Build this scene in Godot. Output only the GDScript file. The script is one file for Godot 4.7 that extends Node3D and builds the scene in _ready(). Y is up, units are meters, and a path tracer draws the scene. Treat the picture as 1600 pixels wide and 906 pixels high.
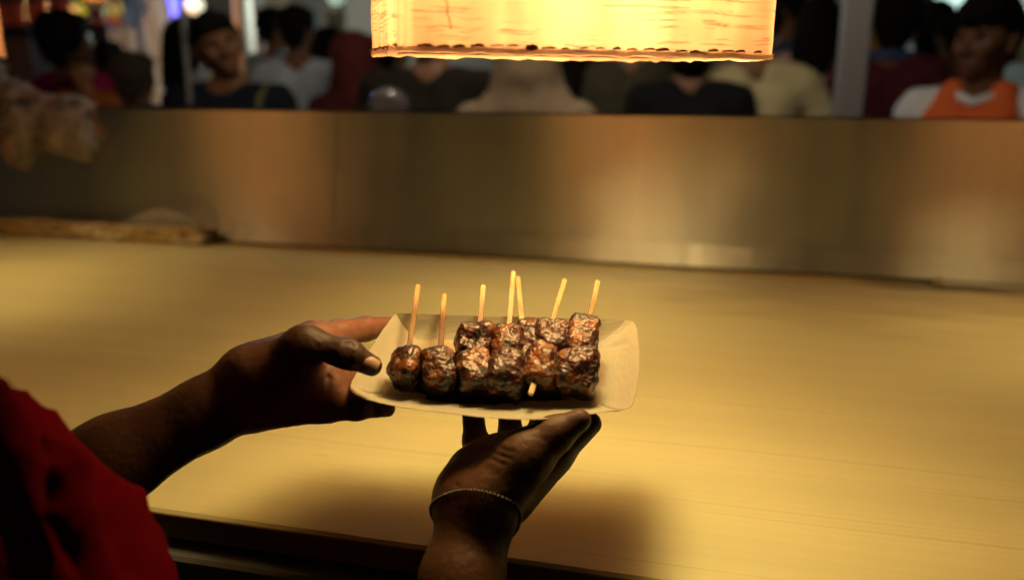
extends Node3D

# ------------------------------------------------------------------ names
var taken := {}

func numbered(called: String) -> String:
	var n: int = taken.get(called, 0)
	taken[called] = n + 1
	return called if n == 0 else "%s_%03d" % [called, n]

func tag(o: Node3D, label: String, category: String, group := "") -> void:
	o.set_meta("label", label)
	o.set_meta("category", category)
	if group != "":
		o.set_meta("group", group)

func thing(called: String, label: String, category: String, at_pos := Vector3.ZERO, group := "") -> Node3D:
	var o := Node3D.new()
	o.name = numbered(called)
	add_child(o)
	o.position = at_pos
	tag(o, label, category, group)
	return o

func part(called: String, mesh: Mesh, m: Material, parent: Node3D, at_pos := Vector3.ZERO, rot := Vector3.ZERO) -> MeshInstance3D:
	var o := MeshInstance3D.new()
	o.name = called
	o.mesh = mesh
	if m:
		o.material_override = m
	parent.add_child(o, true)
	o.position = at_pos
	o.rotation_degrees = rot
	return o

func struct(called: String, mesh: Mesh, m: Material, at_pos := Vector3.ZERO) -> MeshInstance3D:
	var o := part(called, mesh, m, self, at_pos)
	o.set_meta("kind", "structure")
	return o

# ------------------------------------------------------------------ materials
func lin(r: float, g: float, b: float, a := 1.0) -> Color:
	var c := Color(r, g, b).linear_to_srgb()
	c.a = a
	return c

func mat(c: Color, rough := 0.6, metal := 0.0) -> StandardMaterial3D:
	var m := StandardMaterial3D.new()
	m.albedo_color = c
	m.roughness = rough
	m.metallic = metal
	return m

func vmat(rough := 0.6) -> StandardMaterial3D:
	var m := mat(Color.WHITE, rough)
	m.vertex_color_use_as_albedo = true
	return m

func noise(freq: float, sd := 1, oct := 4, kind := FastNoiseLite.TYPE_SIMPLEX_SMOOTH) -> FastNoiseLite:
	var n := FastNoiseLite.new()
	n.noise_type = kind
	n.frequency = freq
	n.fractal_octaves = oct
	n.seed = sd
	return n

func noise_tex(size: int, freq: float, sd := 1, oct := 4, kind := FastNoiseLite.TYPE_SIMPLEX_SMOOTH) -> NoiseTexture2D:
	var t := NoiseTexture2D.new()
	t.width = size
	t.height = size
	t.seamless = true
	t.noise = noise(freq, sd, oct, kind)
	return t

func relief(m: StandardMaterial3D, t: Texture2D, cm: float, per_metre: float, world := false) -> void:
	m.heightmap_enabled = true
	m.heightmap_texture = t
	m.heightmap_scale = cm
	m.uv1_triplanar = true
	m.uv1_world_triplanar = world
	m.uv1_scale = Vector3.ONE * per_metre

func glow(c: Color, energy: float) -> StandardMaterial3D:
	var m := mat(c, 0.5)
	m.emission_enabled = true
	m.emission = c
	m.emission_energy_multiplier = energy
	return m

# ------------------------------------------------------------------ shapes
func cbox(s: Vector3, bevel := 0.003) -> ArrayMesh:
	# a box with chamfered edges, UVs in metres
	var h := s * 0.5
	var b := minf(bevel, minf(h.x, minf(h.y, h.z)) * 0.9)
	var st := SurfaceTool.new()
	st.begin(Mesh.PRIMITIVE_TRIANGLES)
	st.set_smooth_group(-1)
	var put := func(q: Array):
		var n: Vector3 = (q[1] - q[0]).cross(q[2] - q[0])
		var c: Vector3 = (q[0] + q[1] + q[2]) / 3.0
		if n.dot(c) > 0.0:
			q.reverse()
			n = -n
		n = -n.normalized()
		var ax := n.abs().max_axis_index()
		for t in range(1, q.size() - 1):
			for k in [0, t, t + 1]:
				var p: Vector3 = q[k]
				var uv := Vector2(p.x, p.z) if ax == 1 else (Vector2(p.x, -p.y) if ax == 2 else Vector2(p.z, -p.y))
				st.set_uv(uv)
				st.set_normal(n)
				st.add_vertex(p)
	for ax in 3:
		for sg in [-1.0, 1.0]:
			var u := (ax + 1) % 3
			var w := (ax + 2) % 3
			var q := []
			for k in [[-1, -1], [1, -1], [1, 1], [-1, 1]]:
				var p := Vector3.ZERO
				p[ax] = sg * h[ax]
				p[u] = k[0] * (h[u] - b)
				p[w] = k[1] * (h[w] - b)
				q.append(p)
			put.call(q)
			for sg2 in [-1.0, 1.0]:
				var e := []
				for k in [[-1, 0], [1, 0], [1, 1], [-1, 1]]:
					var p := Vector3.ZERO
					p[w] = k[0] * (h[w] - b)
					p[ax] = sg * (h[ax] - b * k[1])
					p[u] = sg2 * (h[u] - b * (1 - k[1]))
					e.append(p)
				put.call(e)
	for i in 8:
		var sx := -1.0 if i & 1 else 1.0
		var sy := -1.0 if i & 2 else 1.0
		var sz := -1.0 if i & 4 else 1.0
		put.call([Vector3(sx * h.x, sy * (h.y - b), sz * (h.z - b)), Vector3(sx * (h.x - b), sy * h.y, sz * (h.z - b)), Vector3(sx * (h.x - b), sy * (h.y - b), sz * h.z)])
	return st.commit()

func blob(s: Vector3, seg: Vector3i, power: float, n: FastNoiseLite, amp: float, colf = null, shift := Vector3.ZERO, crust: FastNoiseLite = null, crust_amp := 0.0) -> ArrayMesh:
	# a rounded, lumpy block: the surface of a superellipsoid pushed about by noise
	var st := SurfaceTool.new()
	st.begin(Mesh.PRIMITIVE_TRIANGLES)
	st.set_smooth_group(0)
	var h := s * 0.5
	for ax in 3:
		var u := (ax + 1) % 3
		var w := (ax + 2) % 3
		var nu: int = seg[u]
		var nw: int = seg[w]
		for sg in [-1.0, 1.0]:
			var g := PackedVector3Array()
			var cg := PackedColorArray()
			for i in nu + 1:
				for j in nw + 1:
					var c := Vector3.ZERO
					c[ax] = sg
					c[u] = -1.0 + 2.0 * i / nu
					c[w] = -1.0 + 2.0 * j / nw
					var l := pow(pow(absf(c.x), power) + pow(absf(c.y), power) + pow(absf(c.z), power), 1.0 / power)
					var p := c / l * h
					var dir := (c / l / h).normalized()
					p += dir * amp * n.get_noise_3dv(p + shift)
					if crust:
						p += dir * crust_amp * crust.get_noise_3dv(p + shift)
					g.append(p)
					if colf:
						cg.append(colf.call(p))
			for i in nu:
				for j in nw:
					var a := i * (nw + 1) + j
					var b := a + nw + 1
					var tri := [a, b + 1, b, a, a + 1, b + 1] if sg > 0 else [a, b, b + 1, a, b + 1, a + 1]
					for k in tri:
						if colf:
							st.set_color(cg[k])
						st.set_uv(Vector2(g[k].x, g[k].z))
						st.add_vertex(g[k])
	st.generate_normals()
	st.index()
	return st.commit()

func lathe(profile: Array, seg := 24, flat := 1.0) -> ArrayMesh:
	var st := SurfaceTool.new()
	st.begin(Mesh.PRIMITIVE_TRIANGLES)
	st.set_smooth_group(0)
	for i in profile.size() - 1:
		for k in seg:
			var q := []
			for e in [[i, k], [i, k + 1], [i + 1, k + 1], [i + 1, k]]:
				var a: float = TAU * (e[1] % seg) / seg
				var pr: Vector2 = profile[e[0]]
				q.append(Vector3(cos(a) * pr.x, pr.y, sin(a) * pr.x * flat))
			for t in [0, 1, 2, 0, 2, 3]:
				st.add_vertex(q[t])
	st.generate_normals()
	return st.commit()

func tube(pts: Array, r0: float, r1: float, sides := 10) -> ArrayMesh:
	var st := SurfaceTool.new()
	st.begin(Mesh.PRIMITIVE_TRIANGLES)
	st.set_smooth_group(0)
	var rings := []
	for i in pts.size():
		var f: Vector3 = ((pts[mini(i + 1, pts.size() - 1)] as Vector3) - pts[maxi(i - 1, 0)]).normalized()
		var a := f.cross(Vector3.UP if absf(f.y) < 0.9 else Vector3.RIGHT).normalized()
		var b := f.cross(a)
		var ring := []
		for k in sides:
			var t := TAU * k / sides
			ring.append(pts[i] + (a * cos(t) + b * sin(t)) * lerpf(r0, r1, float(i) / maxi(1, pts.size() - 1)))
		rings.append(ring)
	for i in rings.size() - 1:
		for k in sides:
			var k2 := (k + 1) % sides
			for p in [rings[i][k], rings[i][k2], rings[i + 1][k2], rings[i][k], rings[i + 1][k2], rings[i + 1][k]]:
				st.add_vertex(p)
	for e in [0, rings.size() - 1]:
		for k in sides:
			st.set_smooth_group(-1)
			st.add_vertex(pts[e])
			st.add_vertex(rings[e][k])
			st.add_vertex(rings[e][(k + 1) % sides])
	st.generate_normals()
	return st.commit()

func sheet(nu: int, nv: int, f: Callable, colf = null) -> ArrayMesh:
	# a grid of nu x nv faces through f(u, v), both 0..1
	var st := SurfaceTool.new()
	st.begin(Mesh.PRIMITIVE_TRIANGLES)
	st.set_smooth_group(0)
	var g := []
	for i in nu + 1:
		for j in nv + 1:
			g.append(f.call(float(i) / nu, float(j) / nv))
	for i in nu + 1:
		for j in nv + 1:
			var p: Vector3 = g[i * (nv + 1) + j]
			if colf:
				st.set_color(colf.call(p, float(i) / nu, float(j) / nv))
			st.set_uv(Vector2(float(i) / nu, float(j) / nv))
			st.add_vertex(p)
	for i in nu:
		for j in nv:
			var a := i * (nv + 1) + j
			var b := a + nv + 1
			for k in [a, b, b + 1, a, b + 1, a + 1]:
				st.add_index(k)
	st.generate_normals()
	return st.commit()

# One skin round a set of bones: [from, to, radius, radius, softness, colour, palm colour].
# The bones' distances are joined by a smooth minimum and meshed as surface nets.
func skin(bones: Array, cell: float, opt := {}) -> Array:
	var nb := bones.size()
	var A: Array[Vector3] = []
	var AB: Array[Vector3] = []
	var INV := PackedFloat32Array()
	var RA := PackedFloat32Array()
	var DR := PackedFloat32Array()
	var K := PackedFloat32Array()
	var lo := Vector3.INF
	var hi := -Vector3.INF
	for b in bones:
		var a: Vector3 = b[0]
		var e: Vector3 = b[1]
		A.append(a)
		AB.append(e - a)
		INV.append(1.0 / maxf((e - a).length_squared(), 1e-9))
		RA.append(b[2])
		DR.append(b[3] - b[2])
		K.append(b[4])
		var r: float = maxf(b[2], b[3]) + 0.004
		lo = lo.min(a - Vector3.ONE * r).min(e - Vector3.ONE * r)
		hi = hi.max(a + Vector3.ONE * r).max(e + Vector3.ONE * r)
	var amp: float = opt.get("amp", 0.0)
	var ns: FastNoiseLite = opt.get("noise", null)
	var creases: Array = opt.get("creases", [])
	var sweep: Vector3 = opt.get("sweep", Vector3.ZERO)
	var cut: Array = opt.get("cut", [])   # [point, normal]: nothing on the normal's side
	lo -= Vector3.ONE * (2.0 * cell + amp)
	hi += Vector3.ONE * (2.0 * cell + amp)
	var BL := 7
	var nx := int(ceil((hi.x - lo.x) / cell / BL)) * BL + 1
	var ny := int(ceil((hi.y - lo.y) / cell / BL)) * BL + 1
	var nz := int(ceil((hi.z - lo.z) / cell / BL)) * BL + 1
	var vals := PackedFloat32Array()
	vals.resize(nx * ny * nz)
	vals.fill(1.0)
	var reach := BL * cell * 0.87 + cell * 1.5 + amp
	var blocks := []
	var done := PackedByteArray()
	done.resize(nx * ny * nz)
	for bx in nx / BL:
		for by in ny / BL:
			for bz in nz / BL:
				var c := lo + Vector3(bx + 0.5, by + 0.5, bz + 0.5) * BL * cell
				var act := PackedInt32Array()
				for i in nb:
					var ap := c - A[i]
					var t := clampf(ap.dot(AB[i]) * INV[i], 0.0, 1.0)
					if (ap - AB[i] * t).length() - RA[i] - DR[i] * t < reach + K[i] * 0.5:
						act.append(i)
				if act.is_empty():
					continue
				blocks.append(Vector3i(bx, by, bz) * BL)
				for x in range(bx * BL, bx * BL + BL + 1):
					for y in range(by * BL, by * BL + BL + 1):
						for z in range(bz * BL, bz * BL + BL + 1):
							var id := (x * ny + y) * nz + z
							if done[id] == 2:
								continue
							# samples on a face shared by two blocks belong to the block that sees more of it
							var p := lo + Vector3(x, y, z) * cell
							var d := 1.0
							for i in act:
								var ap := p - A[i]
								var t := clampf(ap.dot(AB[i]) * INV[i], 0.0, 1.0)
								var q := (ap - AB[i] * t).length() - RA[i] - DR[i] * t
								var k := K[i]
								var hh := maxf(k - absf(d - q), 0.0)
								d = minf(d, q) - hh * hh * 0.25 / k
							if ns:
								d += amp * ns.get_noise_3dv(p)
							for e in creases:
								var ap2: Vector3 = p - e[0]
								ap2 -= sweep * clampf(ap2.dot(sweep), -0.03, 0.03)
								var ab2: Vector3 = e[1] - e[0]
								var t2: float = clampf(ap2.dot(ab2) / ab2.length_squared(), 0.0, 1.0)
								var rr: float = (ap2 - ab2 * t2).length() / e[2]
								if rr < 2.5:
									d += e[3] * exp(-rr * rr)
							for e in cut:
								d = maxf(d, (p - e[0]).dot(e[1]))
							vals[id] = minf(vals[id], d) if done[id] == 1 else d
							done[id] = 1
	var ids := PackedInt32Array()
	ids.resize(nx * ny * nz)
	ids.fill(-1)
	var verts := PackedVector3Array()
	var cells := PackedInt32Array()
	var sx := ny * nz
	var sy := nz
	var off := PackedInt32Array([0, 1, sy, sy + 1, sx, sx + 1, sx + sy, sx + sy + 1])
	var ed := [[0, 1], [2, 3], [4, 5], [6, 7], [0, 2], [1, 3], [4, 6], [5, 7], [0, 4], [1, 5], [2, 6], [3, 7]]
	var co: Array[Vector3] = [Vector3(0, 0, 0), Vector3(0, 0, 1), Vector3(0, 1, 0), Vector3(0, 1, 1), Vector3(1, 0, 0), Vector3(1, 0, 1), Vector3(1, 1, 0), Vector3(1, 1, 1)]
	for bk in blocks:
		for x in range(bk.x, mini(bk.x + BL, nx - 1)):
			for y in range(bk.y, mini(bk.y + BL, ny - 1)):
				for z in range(bk.z, mini(bk.z + BL, nz - 1)):
					var id: int = x * sx + y * sy + z
					var m := 0
					for i in 8:
						if vals[id + off[i]] < 0.0:
							m |= 1 << i
					if m == 0 or m == 255 or ids[id] >= 0:
						continue
					var s := Vector3.ZERO
					var n := 0
					for e in ed:
						var va := vals[id + off[e[0]]]
						var vb := vals[id + off[e[1]]]
						if (va < 0.0) != (vb < 0.0):
							s += co[e[0]].lerp(co[e[1]], va / (va - vb))
							n += 1
					ids[id] = verts.size()
					verts.append(lo + (Vector3(x, y, z) + s / n) * cell)
					cells.append(id)
	var index := PackedInt32Array()
	var normals := PackedVector3Array()
	normals.resize(verts.size())
	var st3 := PackedInt32Array([sx, sy, 1])
	for id in cells:
		var v0 := vals[id]
		for ax in 3:
			var v1 := vals[id + st3[ax]]
			if (v0 < 0.0) == (v1 < 0.0):
				continue
			var du := st3[(ax + 1) % 3]
			var dw := st3[(ax + 2) % 3]
			if id - du - dw < 0:
				continue
			var a := ids[id - du - dw]
			var b := ids[id - dw]
			var c := ids[id]
			var d := ids[id - du]
			if a < 0 or b < 0 or c < 0 or d < 0:
				continue
			if v0 >= 0.0:
				var sw := b
				b = d
				d = sw
			# anticlockwise a b c d from outside
			for t in [[a, b, c], [a, c, d]]:
				var fn := (verts[t[1]] - verts[t[0]]).cross(verts[t[2]] - verts[t[0]])
				normals[t[0]] += fn
				normals[t[1]] += fn
				normals[t[2]] += fn
				index.append(t[0])
				index.append(t[2])
				index.append(t[1])
	var colors := PackedColorArray()
	colors.resize(verts.size())
	var palm: Vector3 = opt.get("palm", Vector3.ZERO)
	var colf = opt.get("colf", null)
	for i in verts.size():
		normals[i] = normals[i].normalized()
		var p := verts[i]
		if colf:
			colors[i] = colf.call(p, normals[i])
			continue
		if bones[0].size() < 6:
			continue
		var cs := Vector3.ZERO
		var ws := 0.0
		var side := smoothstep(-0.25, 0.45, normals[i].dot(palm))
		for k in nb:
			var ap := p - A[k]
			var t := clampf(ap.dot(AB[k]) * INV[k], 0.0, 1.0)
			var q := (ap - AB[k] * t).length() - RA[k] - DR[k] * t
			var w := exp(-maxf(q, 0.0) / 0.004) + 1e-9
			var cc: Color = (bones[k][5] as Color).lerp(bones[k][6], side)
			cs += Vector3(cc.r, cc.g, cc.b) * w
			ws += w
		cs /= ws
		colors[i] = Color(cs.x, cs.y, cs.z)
	var out := []
	out.resize(Mesh.ARRAY_MAX)
	out[Mesh.ARRAY_VERTEX] = verts
	out[Mesh.ARRAY_NORMAL] = normals
	out[Mesh.ARRAY_COLOR] = colors
	out[Mesh.ARRAY_INDEX] = index
	return out

func field(bones: Array, p: Vector3) -> float:
	var d := 1.0
	for b in bones:
		var ab: Vector3 = b[1] - b[0]
		var t := clampf((p - b[0]).dot(ab) / ab.length_squared(), 0.0, 1.0)
		var q: float = (p - b[0] - ab * t).length() - lerpf(b[2], b[3], t)
		var hh: float = maxf(b[4] - absf(d - q), 0.0)
		d = minf(d, q) - hh * hh * 0.25 / b[4]
	return d

func moved(arr: Array, t: Transform3D) -> Array:
	var o := arr.duplicate(true)
	var v: PackedVector3Array = o[Mesh.ARRAY_VERTEX]
	var n: PackedVector3Array = o[Mesh.ARRAY_NORMAL]
	for i in v.size():
		v[i] = t * v[i]
		n[i] = (t.basis * n[i]).normalized()
	o[Mesh.ARRAY_VERTEX] = v
	o[Mesh.ARRAY_NORMAL] = n
	if t.basis.determinant() < 0.0:
		var ix: PackedInt32Array = o[Mesh.ARRAY_INDEX]
		ix.reverse()
		o[Mesh.ARRAY_INDEX] = ix
	return o

func recolored(arr: Array, c: Color) -> Array:
	var k: PackedColorArray = arr[Mesh.ARRAY_COLOR]
	k.fill(c)
	arr[Mesh.ARRAY_COLOR] = k
	return arr

func joined(list: Array) -> ArrayMesh:
	# several skins as one surface of one mesh
	var v := PackedVector3Array()
	var n := PackedVector3Array()
	var c := PackedColorArray()
	var ix := PackedInt32Array()
	for a in list:
		var base := v.size()
		v.append_array(a[Mesh.ARRAY_VERTEX])
		n.append_array(a[Mesh.ARRAY_NORMAL])
		c.append_array(a[Mesh.ARRAY_COLOR])
		for k in (a[Mesh.ARRAY_INDEX] as PackedInt32Array):
			ix.append(base + k)
	var out := []
	out.resize(Mesh.ARRAY_MAX)
	out[Mesh.ARRAY_VERTEX] = v
	out[Mesh.ARRAY_NORMAL] = n
	out[Mesh.ARRAY_COLOR] = c
	out[Mesh.ARRAY_INDEX] = ix
	var m := ArrayMesh.new()
	m.add_surface_from_arrays(Mesh.PRIMITIVE_TRIANGLES, out)
	return m


# ------------------------------------------------------------------ lamp
var paper: StandardMaterial3D
var hem_paper: StandardMaterial3D
var stitch_mat: StandardMaterial3D

func shade_texture() -> ImageTexture:
	# crinkled handmade paper: fibre lines along, soft cockled streaks up and down, a few cracks
	var w := 1024
	var h := 512
	var im := Image.create(w, h, false, Image.FORMAT_RGB8)
	var streak := noise(0.012, 5, 3)
	var fibre := noise(0.05, 9, 3)
	var patch := noise(0.02, 13, 3)
	for x in w:
		var s := streak.get_noise_2d(x * 1.6, 0.0)
		for y in h:
			var f := fibre.get_noise_2d(x * 0.16, y * 5.5 + 22.0 * patch.get_noise_2d(x * 0.35, y * 0.2))
			var p := patch.get_noise_2d(x, y * 0.6)
			var v := 0.84 + 0.17 * s + 0.06 * p
			v -= 0.26 * smoothstep(0.14, 0.42, f) * smoothstep(-0.25, 0.25, p)
			im.set_pixel(x, y, Color(clampf(v * 1.08, 0, 1), clampf(v * 1.02, 0, 1), clampf(v * 0.94, 0, 1)))
	var rng := RandomNumberGenerator.new()
	rng.seed = 77
	for k in 26:
		var x := rng.randf() * w
		var y := rng.randf() * h
		var up := k % 2 == 0
		for i in rng.randi_range(40, 170):
			var sh := 0.55 + 0.2 * rng.randf()
			var c := im.get_pixel(int(x) % w, clampi(int(y), 0, h - 1))
			im.set_pixel(int(x) % w, clampi(int(y), 0, h - 1), Color(c.r * sh, c.g * sh * 0.92, c.b * sh * 0.8))
			x += (rng.randf() - 0.5) * 1.6 if up else 1.0
			y += 1.0 if up else (rng.randf() - 0.5) * 1.2
			x = fposmod(x, w)
	return ImageTexture.create_from_image(im)

func lamp(label: String, at_pos: Vector3, yaw: float, roll: float, w: float, dep: float, energy: float, panel_energy: float, by := 0.066) -> Node3D:
	# a paper box lantern; at_pos is the middle of its open bottom
	var h := 0.30
	var t := thing("paper_lamp", label, "lamp", at_pos, "paper lamps hanging over the counter")
	t.rotation_degrees = Vector3(0, yaw, roll)
	if paper == null:
		paper = mat(lin(0.88, 0.55, 0.44), 0.75)
		paper.albedo_texture = shade_texture()
		paper.backlight_enabled = true
		paper.backlight = Color(0.84, 0.84, 0.84)
		hem_paper = mat(lin(0.95, 0.78, 0.46), 0.7)
		hem_paper.backlight_enabled = true
		hem_paper.backlight = Color(0.9, 0.9, 0.9)
		stitch_mat = mat(lin(0.26, 0.095, 0.02), 0.7)
	var wob := noise(9.0, 3, 3)
	var r := 0.007
	var hw := w * 0.5
	var hd := dep * 0.5
	# the outline, corner arcs included, anticlockwise from the front left
	var path := []
	for c in [[-1, 1, 180.0], [1, 1, 90.0], [1, -1, 0.0], [-1, -1, -90.0]]:
		for k in 5:
			var a := deg_to_rad(float(c[2]) - 22.5 * k)
			path.append(Vector2(c[0] * (hw - r) + cos(a) * r, c[1] * (hd - r) + sin(a) * r))
	var pts := []
	var len := [0.0]
	for i in path.size():
		var a: Vector2 = path[i]
		var b: Vector2 = path[(i + 1) % path.size()]
		var n := maxi(1, int(a.distance_to(b) / 0.008))
		for k in n:
			pts.append(a.lerp(b, float(k) / n))
	pts.append(path[0])
	for i in range(1, pts.size()):
		len.append(len[-1] + (pts[i] as Vector2).distance_to(pts[i - 1]))
	var total: float = len[-1]
	var wall := func(u: float, v: float, out: float) -> Vector3:
		var i := clampi(int(round(u * (pts.size() - 1))), 0, pts.size() - 1)
		var q: Vector2 = pts[i]
		var nrm := q.normalized()
		var d := out + 0.0016 * wob.get_noise_3d(q.x * 8.0, v * 2.0, q.y * 8.0)
		return Vector3(q.x + nrm.x * d, v + (0.0022 * wob.get_noise_2d(q.x * 9.0 + q.y * 4.0, 3.0) if v < 0.02 else 0.0), q.y + nrm.y * d)
	var st := sheet(pts.size() - 1, 24, func(u, v): return wall.call(u, v * h, 0.0))
	part("shade", st, paper, t)
	var hem := sheet(pts.size() - 1, 3, func(u, v): return wall.call(u, 0.0005 + v * 0.0030, 0.0012))
	part("hem", hem, hem_paper, t)
	# dried dashes of glue along the hem
	var dash := blob(Vector3(0.0092, 0.0022, 0.0012), Vector3i(10, 4, 3), 3.0, noise(160.0, 4, 2), 0.0012)
	var big := blob(Vector3(0.012, 0.0062, 0.0016), Vector3i(10, 6, 3), 2.2, noise(160.0, 8, 2), 0.0016)
	var rng := RandomNumberGenerator.new()
	rng.seed = 5
	for side in 2:
		var n := int((w if side == 0 else dep) / 0.0115) - 1
		for k in n:
			if rng.randf() < 0.12:
				continue
			var off := -(w if side == 0 else dep) * 0.5 + 0.012 + k * 0.0115 + rng.randf_range(-0.0014, 0.0014)
			var y := 0.0046 + rng.randf_range(-0.0006, 0.0008)
			var o := part("glue_dash", big if (side == 0 and k == 6) else dash, stitch_mat, t)
			if side == 0:
				o.position = Vector3(off, y, hd + 0.0018)
			else:
				o.position = Vector3(-hw - 0.0018, y, off)
				o.rotation_degrees.y = 90.0
			o.scale = Vector3(rng.randf_range(0.6, 1.15), rng.randf_range(0.45, 0.95), 1.0)
	var wire := mat(lin(0.05, 0.045, 0.04), 0.45, 0.8)
	for y in [0.0042, h - 0.004]:
		var q := []
		for i in range(0, pts.size(), 4):
			q.append(Vector3(pts[i].x * 0.985, y, pts[i].y * 0.985))
		q.append(q[0])
		part("frame_wire", tube(q, 0.001, 0.001, 6), wire, t)
	part("frame_wire", tube([Vector3(-hw * 0.97, h - 0.004, 0), Vector3(hw * 0.97, h - 0.004, 0)], 0.0018, 0.0018, 6), wire, t)
	var sock := part("socket", lathe([Vector2(0.0, h + 0.01), Vector2(0.017, h + 0.008), Vector2(0.02, h - 0.03), Vector2(0.02, h - 0.1), Vector2(0.0, h - 0.101)], 16), mat(lin(0.03, 0.03, 0.03), 0.4), t, Vector3(0, by - 0.08, 0.044))
	part("cord", tube([Vector3(0, h, 0), Vector3(0.004, h + 0.35, 0.002), Vector3(0, 2.3 - at_pos.y, 0)], 0.003, 0.003, 6), mat(lin(0.02, 0.02, 0.02), 0.5), t)
	var bz := 0.044
	var bulb := part("light_bulb", lathe([Vector2(0.0, -0.048), Vector2(0.02, -0.044), Vector2(0.036, -0.032), Vector2(0.046, -0.012), Vector2(0.047, 0.008), Vector2(0.038, 0.03), Vector2(0.022, 0.055), Vector2(0.016, 0.118)], 20), glow(Color(1, 0.86, 0.55), 5.0), t, Vector3(0, by, bz))
	var l := OmniLight3D.new()
	l.name = "lamp_light"
	l.light_color = Color(1, 0.885, 0.60)
	l.light_energy = energy
	l.light_size = 0.046
	l.omni_range = 12.0
	l.omni_attenuation = 2.0
	l.shadow_enabled = true
	t.add_child(l, true)
	l.position = Vector3(0, by, bz)
	# added panel, no part of a real lantern, softens the shadows below
	part("added_light_panel", cbox(Vector3(w * 0.84, 0.008, dep * 0.8), 0.002), glow(Color(1, 0.86, 0.55), 1.2), t, Vector3(0, maxf(0.140, by + 0.066), 0))
	var al := AreaLight3D.new()
	al.name = "added_panel_light"
	al.light_color = Color(1, 0.885, 0.60)
	al.light_energy = panel_energy
	al.area_size = Vector2(w * 0.82, dep * 0.78)
	al.area_range = 12.0
	al.shadow_enabled = true
	t.add_child(al, true)
	al.position = Vector3(0, maxf(0.134, by + 0.06), 0)
	al.rotation_degrees.x = -90.0
	return t

# ------------------------------------------------------------------ people in the crowd
var hand_proto := {}

func hand_arrays(c: Color) -> Array:
	# a relaxed right hand, wrist at the origin, fingers along -Y, palm towards +Z, thumb at +X
	if hand_proto.is_empty():
		var b := [[Vector3(0.0, 0.0, 0), Vector3(0.012, -0.075, 0.004), 0.02, 0.019, 0.02], [Vector3(-0.006, -0.01, 0), Vector3(-0.022, -0.07, 0.004), 0.018, 0.016, 0.02]]
		for f in [[0.028, 0.073], [0.008, 0.08], [-0.011, 0.074], [-0.029, 0.058]]:
			var x: float = f[0]
			var l: float = f[1]
			b.append([Vector3(x, -0.078, 0.004), Vector3(x * 1.1, -0.08 - l * 0.45, 0.012), 0.0095, 0.0085, 0.005])
			b.append([Vector3(x * 1.1, -0.08 - l * 0.45, 0.012), Vector3(x * 1.1, -0.08 - l * 0.92, 0.034), 0.0085, 0.007, 0.005])
		b.append([Vector3(0.014, -0.015, 0.008), Vector3(0.042, -0.05, 0.02), 0.015, 0.012, 0.012])
		b.append([Vector3(0.042, -0.05, 0.02), Vector3(0.048, -0.085, 0.034), 0.0105, 0.0085, 0.006])
		hand_proto = {"a": skin(b, 0.0045)}
	return recolored(hand_proto.a.duplicate(true), c)

func basis_to(dir: Vector3, hint: Vector3) -> Basis:
	# -Y along dir, +Z as near as can be to hint
	var y := -dir.normalized()
	var x := y.cross(hint).normalized()
	return Basis(x, y, x.cross(y))

var skin_bg: StandardMaterial3D
var cloth_bump: NoiseTexture2D

func dull(c: Color, rough := 0.9) -> StandardMaterial3D:
	var m := mat(c, rough)
	m.metallic_specular = 0.2
	return m

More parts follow.
